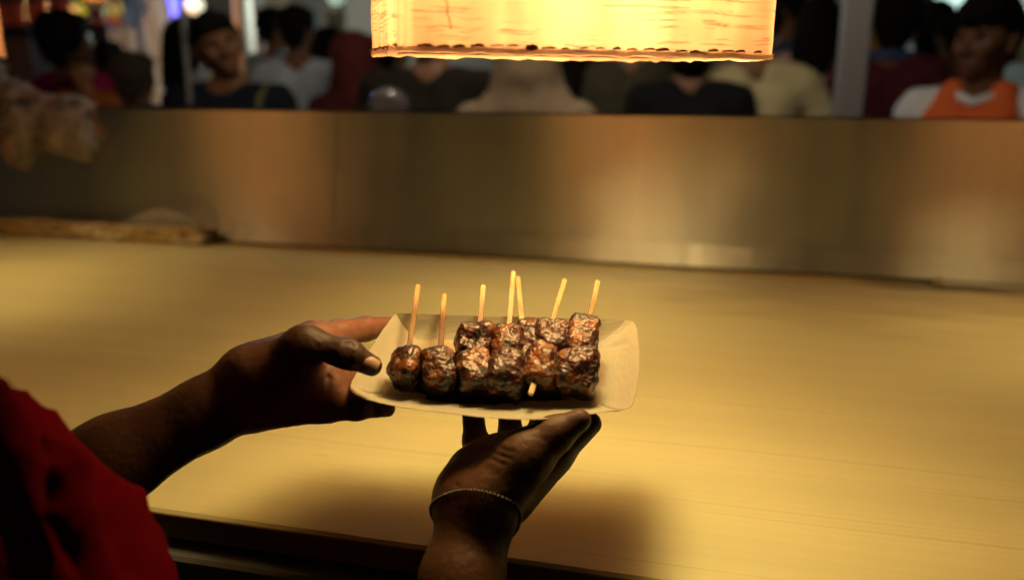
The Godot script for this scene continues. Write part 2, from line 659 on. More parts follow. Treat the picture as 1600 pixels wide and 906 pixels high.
func crowd_person(label: String, head: Vector3, face: float, o := {}) -> Node3D:
	# head: middle of the head; face: which way the body looks, 0 = along +Z
	var s: float = o.get("size", 1.0)
	var base := Vector3(head.x, head.y - 1.555 * s, head.z)
	var t := thing("person", label, "person", base, "people in the market crowd")
	t.rotation_degrees.y = face
	t.scale = Vector3.ONE * s
	if skin_bg == null:
		skin_bg = vmat(0.5)
		skin_bg.metallic_specular = 0.3
	var sk: Color = o.get("skin", Color(0.16, 0.075, 0.04))
	var lean: float = o.get("lean", 0.0)
	var turn: float = deg_to_rad(o.get("turn", 0.0))
	var tilt: float = deg_to_rad(o.get("tilt", 0.0))
	var hb := Transform3D(Basis(Vector3.UP, turn) * Basis(Vector3.FORWARD, tilt), Vector3(0, 1.475, 0.0))
	var H := func(x, y, z) -> Vector3: return hb * Vector3(x, y - 1.475, z)
	var wide: float = o.get("wide", 1.0)
	var b := []
	# trunk
	b.append([Vector3(0, 1.39, -0.015), Vector3(0, 1.47, 0.0), 0.056, 0.052, 0.03])
	for e in [-1.0, 1.0]:
		b.append([Vector3(e * 0.075 * wide, 1.26, 0.0), Vector3(e * 0.085 * wide, 1.12, 0.0), 0.10, 0.092, 0.05])
		b.append([Vector3(e * 0.07 * wide, 1.1, 0.0), Vector3(e * 0.085 * wide, 0.93, -0.01), 0.095, 0.105, 0.05])
		b.append([Vector3(e * 0.05, 1.385, -0.02), Vector3(e * 0.165 * wide, 1.345, -0.015), 0.05, 0.05, 0.04])
		b.append([Vector3(e * 0.085, 0.9, -0.01), Vector3(e * 0.095, 0.49, 0.0), 0.082, 0.055, 0.03])
		b.append([Vector3(e * 0.095, 0.49, 0.0), Vector3(e * 0.1, 0.08, -0.03), 0.054, 0.036, 0.02])
		b.append([Vector3(e * 0.1, 0.05, -0.035), Vector3(e * 0.115, 0.03, 0.13), 0.04, 0.03, 0.02])
	var arms := {}
	for e in [-1.0, 1.0]:
		var sh := Vector3(e * 0.185 * wide, 1.335, -0.01)
		var el: Vector3 = o.get("elbow_l" if e > 0 else "elbow_r", Vector3(e * 0.235 * wide, 1.06, -0.03))
		var wr: Vector3 = o.get("wrist_l" if e > 0 else "wrist_r", Vector3(e * 0.21 * wide, 0.85, 0.1))
		arms[e] = [sh, el, wr]
		b.append([sh, el, 0.05, 0.038, 0.03])
		b.append([el, wr, 0.039, 0.026, 0.015])
	var body := recolored(skin(b, 0.02), sk)
	var hd := [
		[H.call(0, 1.58, -0.022), H.call(0, 1.575, 0.012), 0.083, 0.078, 0.03],
		[H.call(0, 1.53, 0.02), H.call(0, 1.50, 0.035), 0.062, 0.052, 0.04],
		[H.call(0, 1.47, 0.05), H.call(0, 1.468, 0.062), 0.03, 0.024, 0.03],
		[H.call(0, 1.44, -0.01), H.call(0, 1.50, -0.02), 0.05, 0.055, 0.03],
		[H.call(0, 1.565, 0.088), H.call(0, 1.53, 0.108), 0.010, 0.014, 0.012],
		[H.call(-0.014, 1.524, 0.095), H.call(0.014, 1.524, 0.095), 0.010, 0.010, 0.01],
		[H.call(-0.018, 1.496, 0.084), H.call(0.018, 1.496, 0.084), 0.008, 0.008, 0.006],
		[H.call(-0.016, 1.486, 0.083), H.call(0.016, 1.486, 0.083), 0.009, 0.009, 0.006],
		[H.call(-0.04, 1.585, 0.075), H.call(-0.012, 1.588, 0.087), 0.010, 0.010, 0.012],
		[H.call(0.04, 1.585, 0.075), H.call(0.012, 1.588, 0.087), 0.010, 0.010, 0.012],
		[H.call(-0.045, 1.535, 0.06), H.call(-0.04, 1.53, 0.062), 0.024, 0.02, 0.02],
		[H.call(0.045, 1.535, 0.06), H.call(0.04, 1.53, 0.062), 0.024, 0.02, 0.02],
	]
	for e in [-1.0, 1.0]:
		hd.append([H.call(e * 0.084, 1.57, -0.012), H.call(e * 0.082, 1.525, -0.004), 0.014, 0.010, 0.01])
	var eye_at := [H.call(-0.032, 1.563, 0.078), H.call(0.032, 1.563, 0.078)]
	var lip := H.call(0, 1.491, 0.09)
	var head_arr: Array
	if o.get("face", true):
		head_arr = skin(hd, 0.0075, {"creases": [[eye_at[0] + Vector3(0, 0, 0.006), eye_at[0] + Vector3(0.004, 0, 0.006), 0.014, 0.008], [eye_at[1] + Vector3(0, 0, 0.006), eye_at[1] + Vector3(0.004, 0, 0.006), 0.014, 0.008]],
			"colf": func(p, _n): return sk.lerp(Color(sk.r * 0.9, sk.g * 0.55, sk.b * 0.6), clampf(1.2 - p.distance_to(lip) / 0.02, 0, 1))})
	else:
		head_arr = recolored(skin(hd, 0.011), sk)
	var list := [body, head_arr]
	for e in [-1.0, 1.0]:
		var a: Array = arms[e]
		var d: Vector3 = (a[2] - a[1]).normalized()
		var fl := Transform3D(basis_to(d, Vector3(-e, 0.0, 0.3)), a[2])
		if e < 0:
			fl.basis = fl.basis * Basis.from_scale(Vector3(-1, 1, 1))
		list.append(moved(hand_arrays(sk), fl))
	part("body", joined(list), skin_bg, t)
	if o.get("face", true):
		for k in 2:
			part("eye", lathe([Vector2(0, -0.011), Vector2(0.0075, -0.008), Vector2(0.011, 0), Vector2(0.0075, 0.008), Vector2(0, 0.011)], 12), eye_mat, t, eye_at[k] + hb.basis * Vector3(0, 0, -0.001))
			var br: Vector3 = hb.basis * Vector3(0, 0.026, 0.014)
			part("eyebrow", tube([eye_at[k] + br + hb.basis * Vector3(-0.02, -0.003, -0.002), eye_at[k] + br + hb.basis * Vector3(0, 0.003, 0.003), eye_at[k] + br + hb.basis * Vector3(0.02, -0.003, -0.002)], 0.003, 0.003, 6), hair_mat, t)
	# clothes
	var cl := []
	var folds := noise(9.0, int(head.x * 100.0) + 50, 3)
	var grow := 0.014
	for e in [-1.0, 1.0]:
		cl.append([Vector3(e * 0.075 * wide, 1.27, 0.0), Vector3(e * 0.085 * wide, 1.12, 0.0), 0.10 + grow, 0.10 + grow, 0.05])
		cl.append([Vector3(e * 0.075 * wide, 1.1, 0.0), Vector3(e * 0.09 * wide, 0.86, -0.005), 0.10 + grow, 0.112 + grow, 0.05])
		cl.append([Vector3(e * 0.055, 1.372, -0.02), Vector3(e * 0.165 * wide, 1.345, -0.015), 0.05 + grow * 0.7, 0.055 + grow, 0.04])
		var a: Array = arms[e]
		if o.get("sleeves", "short") != "none":
			var endp: Vector3 = a[0].lerp(a[1], 0.62) if o.get("sleeves", "short") == "short" else a[1]
			cl.append([a[0], endp, 0.056 + grow, 0.052 + grow, 0.03])
			if o.get("sleeves", "short") == "long":
				cl.append([a[1], a[1].lerp(a[2], 0.9), 0.05 + grow * 0.5, 0.035, 0.02])
	var cm := dull(o.get("shirt", lin(0.3, 0.3, 0.3)))
	if o.has("print"):
		cm.albedo_texture = o.print
		cm.uv1_triplanar = true
		cm.uv1_scale = Vector3.ONE * 3.0
	part("shirt", joined([skin(cl, 0.018, {"noise": folds, "amp": 0.014, "cut": [[Vector3(0, 0.84, 0), Vector3.DOWN]]})]), cm, t)
	var tr := []
	for e in [-1.0, 1.0]:
		tr.append([Vector3(e * 0.085, 0.9, -0.01), Vector3(e * 0.097, 0.49, 0.0), 0.098, 0.075, 0.03])
		tr.append([Vector3(e * 0.097, 0.49, 0.0), Vector3(e * 0.1, 0.1, -0.03), 0.074, 0.06, 0.02])
	part("trousers", joined([skin(tr, 0.024, {"noise": folds, "amp": 0.01, "cut": [[Vector3(0, 0.09, 0), Vector3.DOWN]]})]), mat(o.get("trousers", lin(0.02, 0.022, 0.03)), 0.85), t)
	# hair or what covers it
	var hs: String = o.get("hair", "short")
	if hs != "none":
		var hr := [
			[H.call(0, 1.61, -0.035), H.call(0, 1.615, 0.012), 0.083, 0.073, 0.03],
			[H.call(0, 1.575, -0.05), H.call(0, 1.53, -0.055), 0.077, 0.06, 0.03],
			[H.call(-0.06, 1.59, -0.02), H.call(0.06, 1.59, -0.02), 0.036, 0.036, 0.03],
			[H.call(-0.045, 1.645, 0.05), H.call(0.045, 1.64, 0.055), 0.028, 0.024, 0.03]]
		if hs == "big":
			hr.append([H.call(-0.03, 1.60, -0.05), H.call(0.03, 1.6, -0.05), 0.095, 0.095, 0.04])
			hr.append([H.call(0, 1.55, -0.06), H.call(0, 1.50, -0.06), 0.09, 0.07, 0.04])
		elif hs == "long":
			hr.append([H.call(0, 1.56, -0.065), Vector3(0, 1.36, -0.1), 0.085, 0.07, 0.04])
			hr.append([H.call(-0.075, 1.56, -0.03), Vector3(-0.09, 1.38, -0.05), 0.036, 0.04, 0.04])
			hr.append([H.call(0.075, 1.56, -0.03), Vector3(0.09, 1.38, -0.05), 0.036, 0.04, 0.04])
		elif hs == "cap":
			hr.append([H.call(0, 1.635, 0.06), H.call(0, 1.622, 0.125), 0.05, 0.012, 0.03])
			hr.append([H.call(0, 1.65, -0.01), H.call(0, 1.64, 0.03), 0.075, 0.07, 0.03])
		elif hs == "swept":
			hr.append([H.call(-0.05, 1.655, 0.05), H.call(0.06, 1.66, 0.03), 0.04, 0.04, 0.03])
			hr.append([H.call(-0.07, 1.62, 0.03), H.call(-0.08, 1.6, -0.01), 0.03, 0.03, 0.03])
		var part_name := "hair"
		if hs == "scarf":
			part_name = "headscarf"
			hr.append([H.call(0, 1.59, -0.02), H.call(0, 1.5, -0.03), 0.105, 0.105, 0.04])
			hr.append([H.call(0, 1.46, 0.0), Vector3(0, 1.40, 0.0), 0.09, 0.13, 0.06])
			for e in [-1.0, 1.0]:
				hr.append([Vector3(e * 0.05, 1.4, -0.01), Vector3(e * 0.19, 1.27, -0.01), 0.085, 0.09, 0.06])
				hr.append([Vector3(e * 0.10, 1.27, -0.03), Vector3(e * 0.12, 1.1, -0.04), 0.12, 0.12, 0.06])
			hr = hr.filter(func(q): return true)
		var hm := dull(o.get("hair_color", lin(0.005, 0.004, 0.0035)))
		part(part_name if hs != "cap" else "cap", joined([skin(hr, 0.013, {"noise": noise(26.0 if hs != "scarf" else 10.0, int(head.x * 90.0) + 40, 3), "amp": 0.02 if hs != "cap" and hs != "scarf" else 0.007})]), hm, t)
	if o.has("apron"):
		var ap := []
		for e in [-1.0, 1.0]:
			ap.append([Vector3(e * 0.06, 1.27, 0.028), Vector3(e * 0.075, 1.12, 0.028), 0.104, 0.104, 0.05])
			ap.append([Vector3(e * 0.07, 1.1, 0.028), Vector3(e * 0.085, 0.72, 0.02), 0.105, 0.125, 0.05])
			ap.append([Vector3(e * 0.075, 1.395, 0.012), Vector3(e * 0.095, 1.30, 0.07), 0.045, 0.05, 0.02])
		part("apron", joined([skin(ap, 0.014, {"noise": folds, "amp": 0.01, "cut": [[Vector3(0, 0.5, 0), Vector3.DOWN]]})]), mat(o.apron, 0.8), t)
		part("collar", tube([Vector3(-0.075, 1.40, -0.02), Vector3(-0.055, 1.392, 0.04), Vector3(0, 1.37, 0.075), Vector3(0.055, 1.392, 0.04), Vector3(0.075, 1.40, -0.02)], 0.016, 0.016, 8), mat(lin(0.6, 0.6, 0.6), 0.9), t)
	if o.has("collar"):
		part("collar", tube([Vector3(0.085, 1.39, 0.03), Vector3(0.09, 1.405, -0.04), Vector3(0.0, 1.42, -0.085), Vector3(-0.09, 1.405, -0.04), Vector3(-0.085, 1.39, 0.03)], 0.028, 0.028, 8), mat(o.collar, 0.9), t)
	if o.has("strap"):
		part("bag_strap", tube([Vector3(0.16, 1.40, -0.06), Vector3(0.15, 1.405, 0.0), Vector3(0.13, 1.36, 0.09), Vector3(0.11, 1.2, 0.135), Vector3(0.1, 1.0, 0.14)], 0.014, 0.014, 8), mat(o.strap, 0.8), t)
	return t

var eye_mat: StandardMaterial3D
var hair_mat: StandardMaterial3D


# ------------------------------------------------------------------ the scene
func _ready() -> void:
	eye_mat = mat(lin(0.02, 0.012, 0.01), 0.1)
	hair_mat = mat(lin(0.006, 0.005, 0.004), 0.5)
	cloth_bump = noise_tex(256, 0.02, 4, 4)

	# camera
	var cam := Camera3D.new()
	cam.name = "camera"
	cam.position = Vector3(0, 1.28, 0)
	cam.rotation_degrees = Vector3(-14.8000, 14.0600, 0)
	cam.fov = 38.0
	cam.near = 0.02
	cam.far = 200.0
	var ca := CameraAttributesPhysical.new()
	ca.frustum_focal_length = 34.85
	ca.frustum_focus_distance = 0.64
	ca.frustum_near = 0.02
	ca.frustum_far = 200.0
	ca.exposure_aperture = 3.6
	cam.attributes = ca
	add_child(cam)
	cam.current = true

	# night sky
	var we := WorldEnvironment.new()
	we.name = "environment"
	var env := Environment.new()
	env.background_mode = Environment.BG_SKY
	var sky := Sky.new()
	var sm := ProceduralSkyMaterial.new()
	sm.sky_top_color = Color(0.13, 0.13, 0.14)
	sm.sky_horizon_color = Color(0.28, 0.26, 0.24)
	sm.ground_horizon_color = Color(0.2, 0.18, 0.18)
	sm.ground_bottom_color = Color(0.08, 0.07, 0.07)
	sky.sky_material = sm
	env.sky = sky
	env.background_energy_multiplier = 0.45
	env.tonemap_mode = Environment.TONE_MAPPER_LINEAR
	env.tonemap_exposure = 1.1
	env.sdfgi_enabled = true
	env.ssao_enabled = true
	env.ssil_enabled = true
	we.environment = env
	add_child(we)

	build_setting()
	build_counter()
	build_steel()
	build_lamps()
	build_market()
	build_crowd()
	build_clutter()
	build_tray()
	build_skewers()
	build_server()

func bx(called: String, lo: Vector3, hi: Vector3, m: Material, parent: Node3D, bevel := 0.003) -> MeshInstance3D:
	return part(called, cbox((hi - lo).abs(), bevel), m, parent, (lo + hi) * 0.5)

func build_setting() -> void:
	var asphalt := mat(lin(0.05, 0.048, 0.045), 0.8)
	relief(asphalt, noise_tex(256, 0.06, 3, 4), 0.6, 2.0)
	struct("street", cbox(Vector3(120, 0.2, 120), 0.01), asphalt, Vector3(0, -0.27, -20))
	var deck := mat(lin(0.07, 0.065, 0.06), 0.6)
	relief(deck, noise_tex(256, 0.05, 8, 4), 0.3, 3.0)
	struct("stall_floor", cbox(Vector3(8, 0.17, 3.4), 0.01), deck, Vector3(-0.4, -0.081, -0.1))

# ------------------------------------------------------------------ counter
func wood_texture() -> ImageTexture:
	# pale laminated board, its grain running along the counter; stains near the back right corner
	var w := 2048
	var h := 1024
	var im := Image.create(w, h, false, Image.FORMAT_RGB8)
	var g1 := noise(0.05, 21, 4)
	var g2 := noise(0.012, 22, 3)
	var g3 := noise(0.012, 23, 4)
	for y in h:
		for x in w:
			var warp := 9.0 * g2.get_noise_2d(x * 0.12, y * 0.5)
			var g := g1.get_noise_2d(x * 0.022, (y + warp) * 1.5)
			var l := g2.get_noise_2d(x * 0.05 + 900.0, y * 0.9)
			var v := 1.0 + 0.025 * g + 0.025 * l
			v -= 0.07 * smoothstep(0.4, 0.6, g)
			# the board is 4.2 m by 1.01 m; x in metres from its left end
			var mx := 4.2 * x / w
			var my := 1.01 * y / h
			var d := g3.get_noise_2d(x * 0.6, y * 1.2)
			var stain := smoothstep(0.42, 0.05, Vector2((mx - 3.32) * 0.62, my - 0.0).length() + 0.16 * d)
			var corner := smoothstep(0.12, 0.02, Vector2((mx - 3.36) * 0.8, my).length() + 0.05 * d)
			var c := Color(0.80 * v, 0.778 * v, 0.59 * v)
			c = c.lerp(Color(0.52, 0.44, 0.31), 0.45 * stain)
			c = c.lerp(Color(0.24, 0.22, 0.18), 0.75 * corner)
			im.set_pixel(x, y, c)
	var rng := RandomNumberGenerator.new()
	rng.seed = 11
	for k in 46:
		var x := rng.randi_range(60, w - 100)
		var y := rng.randi_range(20, h - 20)
		for i in rng.randi_range(2, 14):
			var p := im.get_pixel(x + i, y)
			im.set_pixel(x + i, y, p.darkened(0.18))
	return ImageTexture.create_from_image(im)

func build_counter() -> void:
	var t := thing("food_counter", "long pale wood-grain counter crossing the whole picture", "counter")
	var top := mat(Color.WHITE, 0.42)
	top.albedo_texture = wood_texture()
	top.metallic_specular = 0.4
	top.uv1_scale = Vector3(1.0 / 4.2, 1.0 / 1.01, 1)
	top.uv1_offset = Vector3(0.5, 0.5, 0)
	var fine := noise_tex(256, 0.03, 31, 3)
	top.heightmap_enabled = false
	var x0 := -3.0
	var x1 := 1.2
	bx("tabletop", Vector3(x0, 0.898, -1.557), Vector3(x1, 0.92, -0.547), top, t, 0.0025)
	# what carries it
	var edge := mat(lin(0.22, 0.13, 0.05), 0.6)
	var dark := mat(lin(0.015, 0.014, 0.013), 0.6)
	var steel := mat(lin(0.42, 0.43, 0.44), 0.34, 1.0)
	bx("back_board", Vector3(x0, 0.16, -0.63), Vector3(x1, 0.895, -0.60), dark, t)
	bx("front_edge", Vector3(x0, 0.8965, -0.5463), Vector3(x1, 0.9185, -0.5445), edge, t, 0.0008)
	bx("steel_rail", Vector3(x0, 0.806, -0.597), Vector3(x1, 0.8885, -0.530), mat(lin(0.15, 0.16, 0.17), 0.4), t, 0.003)
	for k in 4:
		var a := x0 + k * 1.05
		bx("fridge_door", Vector3(a + 0.005, 0.17, -0.597), Vector3(a + 1.045, 0.800, -0.540), steel, t, 0.006)
		bx("door_handle", Vector3(a + 0.3, 0.74, -0.5385), Vector3(a + 0.75, 0.755, -0.52), dark, t, 0.004)
	for k in 5:
		for z in [-0.62, -1.5]:
			bx("leg", Vector3(x0 + 0.05 + k * 1.0, 0.006, z), Vector3(x0 + 0.1 + k * 1.0, 0.16 if z > -1 else 0.895, z - 0.05), dark, t)
	bx("street_side_panel", Vector3(x0, 0.04, -1.60), Vector3(x1, 0.895, -1.575), mat(lin(0.16, 0.16, 0.165), 0.5, 0.6), t)

# ------------------------------------------------------------------ the steel guard
func brushed(rough: float) -> StandardMaterial3D:
	# worn brushed steel: hair lines, wiped smears that dull it, a few greasy patches
	var m := mat(Color.WHITE, 1.0, 1.0)
	m.anisotropy_enabled = true
	m.anisotropy = -0.9
	var w := 1024
	var h := 256
	var col := Image.create(w, h, false, Image.FORMAT_RGB8)
	var rt := Image.create(w, h, false, Image.FORMAT_RGB8)
	var streak := noise(0.02, 41, 4)
	var smear := noise(0.011, 42, 4)
	for x in w:
		var s := streak.get_noise_2d(x * 1.2, 0.0)
		var s2 := streak.get_noise_2d(x * 0.35, 50.0)
		for y in h:
			var b := smear.get_noise_2d(x * 0.7, y * 0.5)
			var v := 0.78 + 0.04 * s + 0.03 * b
			col.set_pixel(x, y, Color(v * 0.97, v, v * 0.97))
			var r := clampf(rough + 0.06 * s + 0.09 * s2 + 0.03 * b, 0.2, 0.9)
			rt.set_pixel(x, y, Color(r, r, r))
	m.albedo_texture = ImageTexture.create_from_image(col)
	m.roughness_texture = ImageTexture.create_from_image(rt)
	return m

func build_steel() -> void:
	var t := thing("steel_splash_guard", "dull brushed steel guard standing along the far side of the counter", "splash guard")
	var m := brushed(0.45)
	var m2 := brushed(0.45)
	var lean := 11.0
	var hgt := 0.272
	var warp := noise(1.6, 51, 2)
	var runs := [[-3.0, -0.772], [-0.7695, 1.2]]
	for r in runs:
		var f := func(u: float, v: float) -> Vector3:
			var x: float = lerpf(r[0], r[1], u)
			var y := v * hgt
			return Vector3(x, 0.9205 + y, -1.5585 - tan(deg_to_rad(lean)) * y + 0.0035 * warp.get_noise_2d(x, y * 2.0))
		var front := sheet(90, 12, f)
		part("steel_panel", front, m, t)
		part("steel_panel_back", sheet(20, 1, func(u, v): return f.call(u, v) + Vector3(0, 0, -0.014)), mat(lin(0.25, 0.25, 0.25), 0.5, 0.9), t)
	var top := []
	for i in 43:
		var x := -3.0 + 0.1 * i
		top.append(Vector3(x, 0.9205 + hgt, -1.5625 - tan(deg_to_rad(lean)) * hgt + 0.0035 * warp.get_noise_2d(x, hgt * 2.0)))
	part("rolled_rim", tube(top, 0.0035, 0.0035, 10), m2, t)
	# the folded skirt at its foot, in lengths
	for r in [[-1.1, -0.772], [-0.77, 0.062], [0.064, 1.2]]:
		var sk := sheet(30, 3, func(u, v): return Vector3(lerpf(r[0], r[1], u), 0.9215 + v * 0.043, -1.5545 - tan(deg_to_rad(lean)) * v * 0.043 + 0.001 * warp.get_noise_2d(u * 6.0, 3.0)))
		part("skirt", sk, m2, t)
	# dirt in the joint
	var d := mat(lin(0.03, 0.022, 0.012), 0.8)
	part("joint_seal", tube([Vector3(-3.0, 0.922, -1.5525), Vector3(-0.4, 0.922, -1.5525), Vector3(1.2, 0.922, -1.5525)], 0.0026, 0.0026, 6), d, t)
	var bl := blob(Vector3(0.02, 0.005, 0.006), Vector3i(8, 4, 4), 2.2, noise(90.0, 6, 2), 0.002)
	var rng := RandomNumberGenerator.new()
	rng.seed = 8
	for k in 40:
		var o := part("grime", bl, d, t, Vector3(rng.randf_range(-0.95, 0.55), 0.922, -1.5505))
		o.scale = Vector3(rng.randf_range(0.3, 1.3), rng.randf_range(0.4, 1.0), rng.randf_range(0.5, 1.0))
	# post that carries the roof
	var p := thing("roof_post", "slim plain grey steel post right of the glowing lamp", "post")
	var pm := mat(lin(0.15, 0.155, 0.155), 0.6)
	var q := Vector3(0.3318, 1.1666, -2.6000)
	bx("shaft", Vector3(q.x - 0.038, -0.17, -2.638), Vector3(q.x + 0.038, 2.42, -2.562), pm, p, 0.004)
	bx("foot_plate", Vector3(q.x - 0.08, -0.17, -2.68), Vector3(q.x + 0.08, -0.16, -2.52), pm, p)

func build_lamps() -> void:
	var c := Vector3(-0.0945, 1.2856, -0.5430)
	lamp("large glowing paper box lantern hanging over the skewers at the top", Vector3(-0.131, 1.287, -0.655), 29.0, -0.9, 0.257, 0.2, 0.135, 0.095)
	lamp("paper lantern cut off by the left edge of the picture", Vector3(-1.2813, 1.2947, -1.0692), 30.0, 0.5, 0.30, 0.24, 0.03, 0.15, 0.16)
	lamp("paper lantern hanging past the right edge, out of the picture", Vector3(0.57, 1.29, -1.22), 4.0, 0.4, 0.26, 0.2, 0.03, 0.11, 0.16)
	lamp("added unseen paper lantern behind the large one, lighting the back of the counter", Vector3(-0.27, 1.30, -1.20), 20.0, 0.3, 0.24, 0.2, 0.025, 0.115, 0.16)  # added lantern, hidden from the camera, brightens the back of the counter
	# a strip light under the roof's street edge, its hood turned to the crowd
	var tl := thing("strip_light", "white strip light under the street edge of the canopy, out of the picture", "lamp", Vector3(-0.5, 2.28, -2.02))
	bx("hood", Vector3(-0.7, -0.05, 0.03), Vector3(0.7, 0.07, 0.05), mat(lin(0.4, 0.4, 0.4), 0.5), tl)
	bx("light_tube", Vector3(-0.65, -0.03, -0.01), Vector3(0.65, 0.01, 0.028), glow(Color(1, 0.97, 0.9), 1.5), tl)
	var al := AreaLight3D.new()
	al.name = "lamp_light"
	al.light_color = Color(1, 0.95, 0.86)
	al.light_energy = 1.9
	al.area_size = Vector2(1.3, 0.04)
	al.area_range = 14.0
	al.shadow_enabled = true
	tl.add_child(al, true)
	al.position = Vector3(0, -0.012, -0.016)
	al.rotation_degrees = Vector3(-35, 0, 0)
	var t := thing("stall_roof", "corrugated canopy and beams above the counter, out of the picture", "roof")
	var tin := mat(lin(0.62, 0.58, 0.52), 0.8)
	bx("canopy", Vector3(-3.2, 2.42, -2.75), Vector3(1.6, 2.45, 1.2), tin, t)
	for z in [-0.65, -1.31, -2.6]:
		bx("beam", Vector3(-3.2, 2.29, z - 0.03), Vector3(1.6, 2.418, z + 0.03), tin, t)

func omni(parent: Node3D, at_pos: Vector3, c: Color, e: float, size := 0.05) -> void:
	var l := OmniLight3D.new()
	l.name = "lamp_light"
	l.light_color = c
	l.light_energy = e
	l.light_size = size
	l.omni_range = 25.0
	l.omni_attenuation = 2.0
	l.shadow_enabled = true
	parent.add_child(l, true)
	l.position = at_pos

# ------------------------------------------------------------------ across the street
func build_market() -> void:
	var wallm := mat(lin(0.035, 0.032, 0.03), 0.9)
	var t := thing("market_building", "dark market frontage behind the crowd", "building")
	bx("wall", Vector3(-14, -0.17, -8.4), Vector3(10, 4.2, -8.0), wallm, t)
	for k in 9:
		var a := -13.2 + k * 2.5
		bx("shutter", Vector3(a, -0.1, -7.99), Vector3(a + 2.0, 2.6, -7.94), mat(lin(0.04 + 0.012 * (k % 3), 0.04, 0.038), 0.6), t)
		bx("pillar", Vector3(a + 2.1, -0.17, -7.99), Vector3(a + 2.4, 3.2, -7.8), mat(lin(0.09, 0.085, 0.08), 0.8), t)
	# pale tarpaulin, upper left
	var tp := thing("tarpaulin", "large grey blue tarpaulin hung behind the crowd, upper left", "tarpaulin")
	var A := Vector3(-5.7644, 2.5683, -7.2000)
	var B := Vector3(-5.1033, 1.4161, -7.2000)
	var nz := noise(2.0, 61, 3)
	part("cloth", sheet(24, 24, func(u, v): return Vector3(lerpf(A.x, B.x, u), lerpf(A.y, -0.1, v), -7.2 + 0.06 * nz.get_noise_2d(u * 5.0, v * 2.0))), mat(lin(0.17, 0.19, 0.20), 0.8), tp)
	part("pole", tube([Vector3(A.x, A.y + 0.03, -7.2), Vector3(B.x, A.y + 0.03, -7.2)], 0.02, 0.02, 8), wallm, tp)
	for x in [A.x, B.x]:
		part("leg", tube([Vector3(x, -0.17, -7.24), Vector3(x, A.y + 0.03, -7.24)], 0.02, 0.02, 8), wallm, tp)
	# blue sign and white lamp
	var bs := thing("lit_sign", "narrow upright sign glowing blue above the crowd, upper left", "sign", Vector3(-4.6058, 1.8066, -6.6000))
	bx("housing", Vector3(-0.055, -0.2, -0.05), Vector3(0.055, 0.5, -0.002), wallm, bs)
	bx("blue_light_panel", Vector3(-0.045, -0.185, 0.0), Vector3(0.045, 0.49, 0.012), glow(Color(0.22, 0.36, 1.0), 0.9), bs)
	bx("bracket", Vector3(-0.02, 0.5, -0.04), Vector3(0.02, 3.0, -0.01), wallm, bs)
	omni(bs, Vector3(0, 0.15, 0.06), Color(0.35, 0.5, 1.0), 0.35, 0.05)
	globe("white globe lamp beside the narrow blue sign", Vector3(-4.4839, 1.7957, -6.7000), 0.075, Color(1, 0.95, 0.85), 0.6, 0.35)
	globe("small yellow bulb above the woman in magenta", Vector3(-4.9470, 1.7113, -5.8000), 0.028, Color(1, 0.72, 0.4), 0.9, 2.0)
	globe("pale round lamp near the left end of the large lantern", Vector3(-3.1138, 1.8350, -6.6000), 0.07, Color(0.9, 1.0, 0.92), 0.4, 1.6)
	globe("white globe lamp at the upper right behind the man in orange", Vector3(1.8955, 1.6886, -6.8000), 0.09, Color(0.92, 1.0, 0.97), 0.3, 1.6)
	# maroon awning
	var aw := thing("awning", "dark maroon awning over a stall at the far upper left", "awning")
	var a0 := Vector3(-7.7689, 1.8216, -6.8000)
	var a1 := Vector3(-5.2962, 1.7833, -6.8000)
	var mar := mat(lin(0.10, 0.012, 0.015), 0.85)
	part("valance", sheet(40, 6, func(u, v): return Vector3(lerpf(a0.x, a1.x, u), a0.y + 0.02 - v * 0.17 - 0.02 * absf(sin(u * 30.0)) * v, -6.8 + 0.015 * sin(u * 60.0))), mar, aw)
	part("slope", sheet(10, 4, func(u, v): return Vector3(lerpf(a0.x, a1.x, u), a0.y + 0.02 + v * 0.4, -6.8 - v * 1.3)), mar, aw)
	for x in [a0.x, a1.x]:
		part("leg", tube([Vector3(x, -0.17, -6.82), Vector3(x, a0.y + 0.02, -6.82)], 0.025, 0.025, 8), wallm, aw)
	# leaves over the awning
	var pl := thing("hanging_plant", "dark green leaves hanging above the maroon awning", "plant", Vector3(-5.1351, 1.7902, -6.3000))
	var lf := sheet(4, 2, func(u, v): return Vector3((v - 0.5) * 0.05 * sin(PI * u), -u * 0.11, 0.03 * u * u))
	var lm := mat(lin(0.05, 0.085, 0.02), 0.6)
	var rng := RandomNumberGenerator.new()
	rng.seed = 19
	part("pot", lathe([Vector2(0.0, 0.02), Vector2(0.1, 0.03), Vector2(0.13, 0.2), Vector2(0.115, 0.2), Vector2(0.1, 0.1), Vector2(0, 0.1)], 16), mat(lin(0.12, 0.06, 0.03), 0.8), pl)
	part("hanger", tube([Vector3(0, 0.2, 0), Vector3(0, 2.4, 0)], 0.006, 0.006, 5), wallm, pl)
	for k in 70:
		var o := part("leaf", lf, lm, pl, Vector3(rng.randf_range(-0.22, 0.2), rng.randf_range(-0.08, 0.24), rng.randf_range(-0.15, 0.15)))
		o.rotation = Vector3(rng.randf_range(-1, 1), rng.randf() * TAU, rng.randf_range(-1.2, 1.2))
	# columns and panels
	column("pinkish white column behind the man in the black tee", Vector3(-3.7817, 1.7962, -6.3000), 0.075, lin(0.40, 0.33, 0.31))
	column("dark slim pole just right of the pinkish column", Vector3(-3.5832, 1.7856, -6.2000), 0.02, lin(0.07, 0.07, 0.07))
	var pl2 := thing("slanting_pole", "thin grey pole slanting in front of the white shirt at the left", "pole")
	part("shaft", tube([Vector3(-2.0622, 1.6688, -3.0000), Vector3(-1.9987, 1.1267, -2.9000), Vector3(Vector3(-1.9983, 1.0543, -2.9000).x, -0.17, -2.85)], 0.012, 0.012, 8), mat(lin(0.13, 0.12, 0.11), 0.5), pl2)
